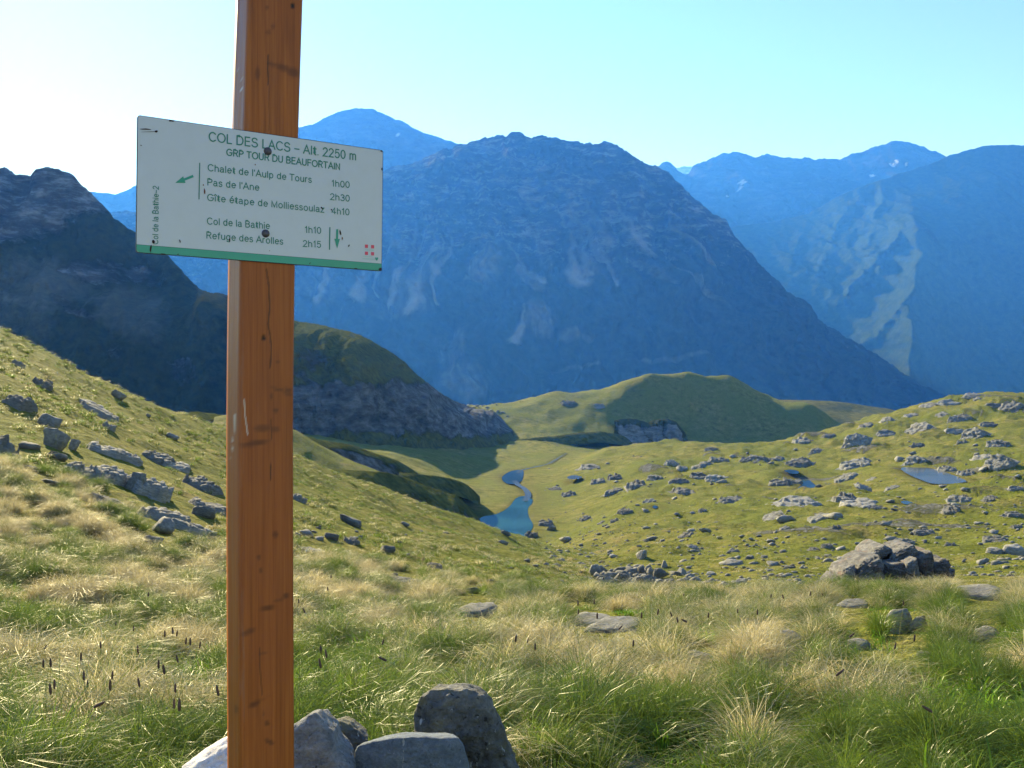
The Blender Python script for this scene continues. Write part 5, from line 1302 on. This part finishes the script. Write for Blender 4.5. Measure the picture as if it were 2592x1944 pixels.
# single stones strewn over the hillside and slope
zones = [('small pale stone strewn on the green hillside among the outcrops', 'stones strewn on the hillside', 1340, 2592, 1330, 1480, 120),
         ('tiny pale stone on the higher hillside near the ponds', 'stones strewn near the ponds', 1400, 2592, 1120, 1330, 70),
         ('small grey stone on the grassy slope right of the post', 'stones on the slope', 745, 1400, 1330, 1500, 40)]
for lab, grp, ax, bx, ay, by, n in zones:
    for i in range(n):
        px, py = rng.uniform(ax, bx), rng.uniform(ay, by)
        if 'slope' in grp and py < 1170 + (px - 745) * 0.36 + 20: continue
        if 'ponds' in grp and py < 1150 - (px - 1400) * 0.10 + 20: continue
        X, D, Z = hit(px, py)
        if any(poly_sd(np.array([X]), np.array([D]), P)[0] < 0.5 for P, _ in POLY.values()): continue
        s_ = rng.gamma(2.0, 2.6) + 3.5
        o = rock_at('stone', 'stone', int(rng.integers(5)), M_PALE if rng.random() < .8 else M_ROCK, px - s_, px + s_, py - s_ * rng.uniform(.2, .45), py + s_ * .2, sink=0.25, yaw=rng.uniform(0, 6.28), tilt=rng.uniform(-.3, .3), D=D)
        tag(o, lab, 'stone', grp)

# fine stone scatter nobody could count: one mesh
def scatter(name, label, spots, mat, smin, smax, seed):
    r = np.random.default_rng(seed); VV, FF = [], []; base = 0
    d, f = ICO[1]
    for x, y, z in spots:
        s_ = r.uniform(smin, smax) * (0.6 + 0.8 * r.random() ** 2)
        v = d * (0.75 + 0.5 * r.random(len(d)))[:, None] * np.array([s_, s_ * r.uniform(.6, 1), s_ * r.uniform(.3, .7)])
        a = r.uniform(0, 6.28); R = np.array([[math.cos(a), -math.sin(a), 0], [math.sin(a), math.cos(a), 0], [0, 0, 1]])
        VV.append(v @ R.T + np.array([x, y, z])); FF.append(f + base); base += len(v)
    return tag(link(name, np_mesh(name, np.vstack(VV), np.vstack(FF), smooth=False), mat=mat), label, kind='stuff')
sp = []
r = np.random.default_rng(77)
while len(sp) < 1700:
    u = r.uniform(0.03, 0.52); D = math.exp(r.uniform(math.log(34), math.log(260)))
    if fbm(np.array([u * D * 0.06]), np.array([D * 0.05]), 3, 19)[0] + 0.35 * r.normal() < 0.05: continue
    sp.append((u * D, D))
a = np.array(sp); zz = z_ground(a[:, 0], a[:, 1])
keep = np.ones(len(a), bool)
for P, _ in POLY.values(): keep &= poly_sd(a[:, 0], a[:, 1], P) > 0.6
scatter('stone_scatter', 'fine pale stones scattered over the green hillside', [(x, y, z) for (x, y), z in zip(a[keep], zz[keep])], M_PALE, 0.07, 0.26, 5)
sp = []
while len(sp) < 700:
    px = r.normal() * 45 + 1190 ; py = r.normal() * 24 + 1072
    if not (1090 < px < 1285 and 1010 < py < 1115): continue
    sp.append((px, py))
q = [hit(px, py, 60) for px, py in sp]
scatter('scree', 'boulder scree fanning out at the foot of the rocky knoll', q, M_ROCK, 0.25, 1.1, 6)

# ------------------------------------------------------------------ grass
def mat_grass(name, green, straw, base, glow=0.48):
    t = NT(name)
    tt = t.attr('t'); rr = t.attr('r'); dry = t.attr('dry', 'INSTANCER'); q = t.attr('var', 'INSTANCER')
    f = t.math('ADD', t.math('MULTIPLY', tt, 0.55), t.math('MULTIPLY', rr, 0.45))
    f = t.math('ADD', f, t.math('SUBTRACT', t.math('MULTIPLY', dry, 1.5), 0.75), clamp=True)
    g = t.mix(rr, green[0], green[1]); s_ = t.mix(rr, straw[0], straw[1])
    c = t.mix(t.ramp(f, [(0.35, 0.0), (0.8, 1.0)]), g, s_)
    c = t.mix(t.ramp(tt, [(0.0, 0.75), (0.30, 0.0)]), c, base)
    hs = t.n('ShaderNodeHueSaturation'); t.l(c, hs.inputs['Color']); t.l(t.math('ADD', t.math('MULTIPLY', q, 0.6), 0.7), hs.inputs['Value'])
    d = t.n('ShaderNodeBsdfDiffuse'); t.l(hs.outputs[0], d.inputs['Color'])
    tr = t.n('ShaderNodeBsdfTranslucent'); t.l(hs.outputs[0], tr.inputs['Color'])
    m1 = t.n('ShaderNodeMixShader'); m1.inputs[0].default_value = glow; t.l(d.outputs[0], m1.inputs[1]); t.l(tr.outputs[0], m1.inputs[2])
    gl = t.n('ShaderNodeBsdfGlossy'); gl.inputs['Roughness'].default_value = 0.32; gl.inputs['Color'].default_value = (0.9, 0.9, 0.85, 1)
    m2 = t.n('ShaderNodeMixShader'); m2.inputs[0].default_value = 0.024; t.l(m1.outputs[0], m2.inputs[1]); t.l(gl.outputs[0], m2.inputs[2])
    t.l(m2.outputs[0], t.out.inputs['Surface'])
    return t.m
def tuft(name, seed, n, h, spread, lean, width, curl, mat, heads=0, segs=4):
    r = np.random.default_rng(seed); V, Fq, T, R = [], [], [], []
    for i in range(n):
        a = r.uniform(0, 2 * math.pi); rad = spread * math.sqrt(r.random())
        bx, by = rad * math.cos(a), rad * math.sin(a)
        az = a + r.normal() * 0.7
        hh = h * r.uniform(0.55, 1.15); ln = lean * r.uniform(0.3, 1.3) * (0.4 + rad / max(spread, 1e-3)); w = width * r.uniform(0.6, 1.3); cu = curl * r.uniform(0.4, 1.6)
        side = np.array([-math.sin(az), math.cos(az), 0]); out = np.array([math.cos(az), math.sin(az), 0])
        tw = r.uniform(-0.8, 0.8); rv = r.random(); b0 = len(V)
        side = side * math.cos(tw) + out * math.sin(tw)
        for k in range(segs + 1):
            t = k / segs; th = ln * t + cu * t * t
            p = np.array([bx, by, 0]) + out * (hh * t * math.sin(min(th, 2.0))) + np.array([0, 0, hh * t * math.cos(min(th, 2.0))])
            ww = w * (1 - t) ** 0.6 * 0.5 if k < segs else 0.0006
            V.append(p - side * ww); V.append(p + side * ww); T += [t, t]; R += [rv, rv]
        for k in range(segs):
            q = b0 + 2 * k; Fq.append((q, q + 1, q + 3, q + 2))
    me = np_mesh(name, np.array(V), np.array(Fq), smooth=True)
    attr(me, 't', T); attr(me, 'r', R)
    me.materials.append(mat)
    o = bpy.data.objects.new(name, me)
    return o
def field(name, label, protos, pts, scl, rot, dry, var):
    n = len(pts)
    me = bpy.data.meshes.new(name); me.vertices.add(n); me.vertices.foreach_set('co', np.asarray(pts, np.float32).ravel())
    def put(nm, typ, key, arr):
        a = me.attributes.new(nm, typ, 'POINT'); a.data.foreach_set(key, np.ascontiguousarray(arr).ravel())
    put('scl', 'FLOAT_VECTOR', 'vector', np.asarray(scl, np.float32)); put('rot', 'FLOAT_VECTOR', 'vector', np.asarray(rot, np.float32))
    put('dry', 'FLOAT', 'value', np.asarray(dry, np.float32)); put('var', 'FLOAT', 'value', np.asarray(var, np.float32))
    put('idx', 'INT', 'value', rng.integers(0, len(protos), n).astype(np.int32))
    o = link(name, me); me.materials.append(protos[0].data.materials[0])
    ng = bpy.data.node_groups.new(name + '_nodes', 'GeometryNodeTree')
    ng.interface.new_socket('Geometry', in_out='INPUT', socket_type='NodeSocketGeometry'); ng.interface.new_socket('Geometry', in_out='OUTPUT', socket_type='NodeSocketGeometry')
    N, L = ng.nodes, ng.links
    gi, go = N.new('NodeGroupInput'), N.new('NodeGroupOutput')
    jn = N.new('GeometryNodeJoinGeometry')
    for p in protos:
        oi = N.new('GeometryNodeObjectInfo'); oi.inputs['Object'].default_value = p; oi.transform_space = 'ORIGINAL'
        g2 = N.new('GeometryNodeGeometryToInstance'); L.new(oi.outputs['Geometry'], g2.inputs[0]); L.new(g2.outputs[0], jn.inputs[0])
    ip = N.new('GeometryNodeInstanceOnPoints')
    L.new(gi.outputs[0], ip.inputs['Points']); L.new(jn.outputs[0], ip.inputs['Instance'])
    ip.inputs['Pick Instance'].default_value = True
    def named(nm, typ):
        a = N.new('GeometryNodeInputNamedAttribute'); a.data_type = typ; a.inputs['Name'].default_value = nm; return a.outputs[0]
    L.new(named('idx', 'INT'), ip.inputs['Instance Index']); L.new(named('scl', 'FLOAT_VECTOR'), ip.inputs['Scale'])
    er = N.new('FunctionNodeEulerToRotation'); L.new(named('rot', 'FLOAT_VECTOR'), er.inputs[0]); L.new(er.outputs[0], ip.inputs['Rotation'])
    L.new(ip.outputs[0], go.inputs[0])
    md = o.modifiers.new('growth', 'NODES'); md.node_group = ng
    return tag(o, label, kind='stuff')

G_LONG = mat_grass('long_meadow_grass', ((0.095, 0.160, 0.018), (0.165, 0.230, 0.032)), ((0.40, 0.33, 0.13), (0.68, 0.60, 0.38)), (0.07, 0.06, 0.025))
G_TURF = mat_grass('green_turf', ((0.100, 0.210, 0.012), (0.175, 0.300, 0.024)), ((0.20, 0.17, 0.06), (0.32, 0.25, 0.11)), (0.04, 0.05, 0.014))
T_LONG = [tuft('long_tuft', 10 + k, 110, 0.30, 0.055, 0.30, 0.0036, 0.80, G_LONG) for k in range(4)]
T_MID = [tuft('meadow_tuft', 20 + k, 70, 0.15, 0.085, 0.5, 0.0036, 0.6, G_LONG) for k in range(4)]
T_TURF = [tuft('turf_tuft', 30 + k, 60, 0.080, 0.09, 0.6, 0.0060, 0.5, G_TURF, segs=3) for k in range(3)]
T_LEAF = [tuft('leaf_tuft', 50 + k, 26, 0.20, 0.05, 0.35, 0.0095, 0.7, G_TURF, segs=4) for k in range(3)]
T_FAR = [tuft('slope_tuft', 40 + k, 46, 0.20, 0.16, 0.7, 0.014, 0.6, G_LONG, segs=3) for k in range(3)]

def sample(n, d0, d1, u0, u1, seed, power=2.0):
    r = np.random.default_rng(seed)
    D = (d0 ** power + (d1 ** power - d0 ** power) * r.random(n)) ** (1 / power); u = r.uniform(u0, u1, n)
    x = u * D; z = z_ground(x, D)
    return x, D, z, u, r
def D_near(e): return e[6] < 1880
def grow(name, label, protos, n, d0, d1, u0, u1, seed, s0, s1, power, maskf, dryf):
    x, D, z, u, r = sample(n, d0, d1, u0, u1, seed, power)
    py = CYP - F * z / D; px = CXP + F * u
    k = maskf(x, D, px, py, r)
    # nothing grows inside the heap of stones or on the bare path
    k &= ~((px > 850) & (px < 1320) & (D > 2.4) & (D < 2.95)) & ~((px > 440) & (px < 920) & (D > 1.95) & (D < 2.75))
    k &= ~((np.abs(x - PC[0]) < 0.09) & (np.abs(D - PC[1] - 0.03) < 0.09))
    for cx, cy, rx in [(1545, 1935, 120), (2235, 1930, 45)]:
        k &= ~((np.abs(px - cx) < rx) & (np.abs(py - cy) < 28))
    k &= ~blocked(px, py, D, x)
    x, D, z, px, py = x[k], D[k], z[k], px[k], py[k]
    m = len(x)
    dry = np.clip(dryf(x, D, px, py) + 0.12 * r.normal(size=m), 0, 1)
    sc = r.uniform(s0, s1, m) * (0.8 + 0.5 * np.clip(fbm(x * 0.9, D * 0.9, 3, 55), -.5, .5))
    scl = np.stack([sc * r.uniform(.85, 1.2, m), sc * r.uniform(.85, 1.2, m), sc * r.uniform(.8, 1.2, m)], 1)
    rot = np.stack([r.normal(0, .10, m), 0.16 + r.normal(0, .12, m), r.uniform(0, 6.28, m)], 1)
    # wind lean is applied in world axes: yaw first, then tilt
    rot = np.stack([r.normal(0.0, .12, m), r.normal(0.0, .12, m), r.uniform(0, 6.28, m)], 1)
    return field(name, label, protos, np.stack([x, D, z - 0.012], 1), scl, rot, dry, r.random(m))
def dry_near(x, D, px, py):
    f = 0.33 + 0.70 * fbm(x * 0.55, D * 0.4, 3, 61)
    f = f + 0.10 * sstep(5, 9, D) * (1 - sstep(16, 22, D))
    f = f - 0.45 * (1 - sstep(3.0, 4.6, D)) - 0.25 * sstep(2000, 2500, px) * (1 - sstep(7, 10, D))
    f = f + 0.12 * ((px < 560) & (py > 1350) & (py < 1700)) + 0.45 * np.exp(-(((px - 1780) / 230) ** 2 + ((py - 1730) / 60) ** 2)) - 0.4 * np.exp(-(((px - 1800) / 350) ** 2 + ((py - 1850) / 50) ** 2))
    return f
cl = lambda x, D, s: fbm(x * s, D * s, 3, 66)
def blocked(px, py, D, x):
    k = ((px > 850) & (px < 1320) & (D > 2.4) & (D < 2.95)) | ((px > 440) & (px < 920) & (D > 1.95) & (D < 2.75)) | ((np.abs(x - PC[0]) < 0.09) & (np.abs(D - PC[1] - 0.03) < 0.09))
    for e in near:
        k |= (px > e[3] - 8) & (px < e[4] + 8) & (py > e[5] - 10) & (py < e[6] + (0.115 * (e[6] - 972) if D_near(e) else 34))
    for e in left:
        if e[5] > 1130: k |= (px > e[2]) & (px < e[3]) & (py > e[4]) & (py < e[5] + 0.06 * (e[5] - 972))
    for cx, cy, rx in [(1545, 1935, 120), (2235, 1930, 45)]:
        k |= (np.abs(px - cx) < rx) & (np.abs(py - cy) < 28)
    return k
def tussocks(name, label, protos, n, d0, d1, seed, power, dryf):
    x, D, z, u, r = sample(n, d0, d1, -0.66, 0.66, seed, power)
    # keep the clumps apart
    keep = []
    for i in range(n):
        ok = True
        for j in keep[-400:]:
            if (x[i] - x[j]) ** 2 + (D[i] - D[j]) ** 2 < 0.19 ** 2: ok = False; break
        if ok: keep.append(i)
    x, D = x[keep], D[keep]; m = len(x)
    dryc = np.clip(dryf(x, D, CXP + F * x / D, CYP - F * z_ground(x, D) / D) + 0.28 * r.normal(size=m), 0, 1)
    size = r.uniform(0.07, 0.20, m); hgt = r.uniform(0.65, 1.15, m)
    X, Y, SC, RT, DR = [], [], [], [], []
    for i in range(m):
        k = int(5 + size[i] * 55)
        a = r.uniform(0, 6.283, k); q = np.sqrt(r.random(k))
        X.append(x[i] + np.cos(a) * q * size[i]); Y.append(D[i] + np.sin(a) * q * size[i])
        h = hgt[i] * (1.08 - 0.35 * q) * r.uniform(.85, 1.12, k)
        SC.append(np.stack([h, h, h], 1)); RT.append(np.stack([r.normal(0, .06, k), 0.10 + 0.50 * q + r.normal(0, .08, k), a], 1)); DR.append(np.full(k, dryc[i]) + 0.06 * r.normal(size=k))
    X = np.concatenate(X); Y = np.concatenate(Y); SC = np.concatenate(SC); RT = np.concatenate(RT); DR = np.concatenate(DR)
    Z = z_ground(X, Y); px = CXP + F * X / Y; py = CYP - F * Z / Y
    k = ~blocked(px, py, Y, X) & ~((px > 500) & (px < 1250) & (Y < 2.9))
    return field(name, label, protos, np.stack([X, Y, Z - 0.012], 1)[k], SC[k], RT[k], np.clip(DR[k], 0, 1), r.random(k.sum()))
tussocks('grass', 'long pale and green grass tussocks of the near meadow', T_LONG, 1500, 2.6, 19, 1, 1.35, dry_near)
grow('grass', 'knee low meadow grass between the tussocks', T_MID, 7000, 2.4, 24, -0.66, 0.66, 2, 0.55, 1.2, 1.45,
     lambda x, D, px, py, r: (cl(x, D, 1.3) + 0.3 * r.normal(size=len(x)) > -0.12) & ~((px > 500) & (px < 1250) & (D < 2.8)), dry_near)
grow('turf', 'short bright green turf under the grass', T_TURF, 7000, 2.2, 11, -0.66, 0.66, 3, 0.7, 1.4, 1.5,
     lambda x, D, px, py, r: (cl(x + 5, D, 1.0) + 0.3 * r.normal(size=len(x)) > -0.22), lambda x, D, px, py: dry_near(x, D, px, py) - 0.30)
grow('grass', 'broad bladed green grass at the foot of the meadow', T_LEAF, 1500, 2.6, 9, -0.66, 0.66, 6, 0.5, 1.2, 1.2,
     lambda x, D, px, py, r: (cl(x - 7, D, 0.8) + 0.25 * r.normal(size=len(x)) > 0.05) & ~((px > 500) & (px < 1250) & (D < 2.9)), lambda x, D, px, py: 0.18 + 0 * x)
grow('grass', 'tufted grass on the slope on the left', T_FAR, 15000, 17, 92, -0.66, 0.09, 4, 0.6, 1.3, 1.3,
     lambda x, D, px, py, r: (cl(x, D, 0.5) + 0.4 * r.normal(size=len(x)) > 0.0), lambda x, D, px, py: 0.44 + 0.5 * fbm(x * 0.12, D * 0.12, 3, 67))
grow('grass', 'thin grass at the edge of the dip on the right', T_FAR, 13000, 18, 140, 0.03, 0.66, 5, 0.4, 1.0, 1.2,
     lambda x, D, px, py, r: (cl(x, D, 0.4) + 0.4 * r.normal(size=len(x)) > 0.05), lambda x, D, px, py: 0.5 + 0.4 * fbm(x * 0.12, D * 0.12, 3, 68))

# dark flowering spikes standing above the grass
t = NT('dark_flower_spike'); t.principled(t.ramp(t.noise(t.obj(), 400, 3), [(0.3, (0.045, 0.030, 0.026)), (0.7, (0.15, 0.090, 0.075))]), 0.8, None, 0.2); M_SPIKE = t.m
t = NT('grass_stem'); t.principled((0.16, 0.15, 0.05), 0.7, None, 0.2); M_STEM = t.m
bm = lathe([(0.0012, 0), (0.0035, 0.002), (0.0044, 0.008), (0.0043, 0.016), (0.0034, 0.024), (0.0012, 0.030)], 8)
SPK = bpy.data.meshes.new('flower_spike'); bm.to_mesh(SPK); bm.free(); SPK.materials.append(M_SPIKE)
def stem_mesh(h, bend):
    bm = bmesh.new(); rings = []
    for k in range(7):
        t = k / 6; rr = 0.0017 * (1 - 0.4 * t)
        rings.append([bm.verts.new((bend * t * t * h + rr * math.cos(a), rr * math.sin(a), h * t)) for a in (0, 2.1, 4.2)])
    for lo, hi in zip(rings[:-1], rings[1:]):
        for k in range(3): bm.faces.new((lo[k], lo[(k+1) % 3], hi[(k+1) % 3], hi[k]))
    me = bpy.data.meshes.new('stem'); bm.to_mesh(me); bm.free(); me.materials.append(M_STEM); return me
STEMS = [stem_mesh(1.0, b) for b in (0.02, 0.10, -0.08, 0.2)]
c8 = lambda x, y: (x * 0.5859, 1350 + y * 0.5859)
c9 = lambda x, y: (1296 + x * 0.5859, 1350 + y * 0.5859)
SPK_PTS = [c8(*p) + (q,) for p, q in [((502, 375), .08), ((577, 395), 0), ((712, 420), 0), ((745, 410), -.1), ((766, 415), .1), ((805, 450), .1), ((822, 455), 0), ((866, 460), .1), ((435, 465), 0), ((350, 518), 0), ((205, 475), .5), ((187, 540), 0), ((218, 540), -.05), ((595, 490), -.05), ((760, 520), -.25), ((685, 545), 0), ((705, 570), -.15), ((488, 585), .1), ((362, 590), 0), ((476, 635), 0), ((378, 625), 0), ((235, 625), 0), ((215, 650), -.1), ((445, 730), 1.1), ((757, 640), 0), ((935, 655), -.2), ((775, 720), 0), ((752, 705), 0), ((595, 620), -.2), ((642, 255), .1), ((850, 282), -.1), ((1290, 280), -.05), ((1310, 325), -.4), ((1385, 490), -.1), ((1405, 495), -.15), ((1378, 540), -.2), ((1640, 535), -1.1), ((1660, 450), .3), ((1415, 230), -.1), ((1430, 180), 0)]]
SPK_PTS += [c9(*p) + (q,) for p, q in [((742, 255), 0), ((288, 325), .1), ((285, 290), 0), ((632, 330), .15), ((682, 335), -.4), ((712, 360), -.2), ((735, 372), -1.1), ((480, 395), .8), ((850, 340), .1), ((1168, 265), -.3), ((1335, 255), -.6), ((905, 145), 0), ((395, 190), -.1), ((560, 345), 0), ((525, 455), .05), ((355, 285), 0), ((368, 345), 0), ((1690, 285), -.1), ((1290, 250), .1), ((18, 440), .1), ((70, 445), .1), ((100, 470), 0), ((1775, 745), -1.0), ((1740, 440), .1), ((1660, 465), .2), ((1480, 430), .9), ((1430, 590), .9), ((975, 320), 0), ((1120, 260), .1), ((1060, 330), 0)]]
for i, (px, py, lean) in enumerate(SPK_PTS):
    # the head stands about 0.24 m above the ground it grows from
    u, v = ray(px, py); Dl = np.linspace(2.6, 15, 300)
    gap = v * Dl - z_ground(u * Dl, Dl)
    want = 0.27 + 0.09 * ((i * 37) % 10) / 10
    j = int(np.argmax(gap <= want)) if (gap <= want).any() else int(np.argmin(np.abs(gap - want)))
    D = float(Dl[j]); X = u * D; hz_ = v * D - 0.03 * math.cos(lean); g = float(z_ground(np.array([X]), np.array([D]))[0])
    H = max(hz_ - g, 0.05)
    dx = math.sin(lean) * 0.03
    o = bpy.data.objects.new('timothy_spike', None); COL.objects.link(o); o.location = (X - dx - STEMS[i % 4].vertices[-1].co.x * H, D, g)
    side = 'left' if px < 600 else 'middle' if px < 1400 else 'right'
    tag(o, {'left': 'dark timothy flower spike on a thin stalk in the grass left of the post', 'middle': 'dark timothy flower spike on a thin stalk between the post and the meadow middle', 'right': 'dark timothy flower spike on a thin stalk in the right half of the meadow'}[side], 'grass flower', 'timothy spikes, ' + side)
    st = bpy.data.objects.new('stem', STEMS[i % 4]); COL.objects.link(st); st.parent = o; st.scale = (H, 1, H)
    fs = bpy.data.objects.new('flower_spike', SPK); COL.objects.link(fs); fs.parent = o
    fs.location = (STEMS[i % 4].vertices[-1].co.x * H, 0, H - 0.001); fs.rotation_euler = (0, lean, 0); k = 0.8 + 0.5 * ((i * 53) % 10) / 10
    fs.scale = (k * (0.7 + D * 0.05), k * (0.7 + D * 0.05), k)
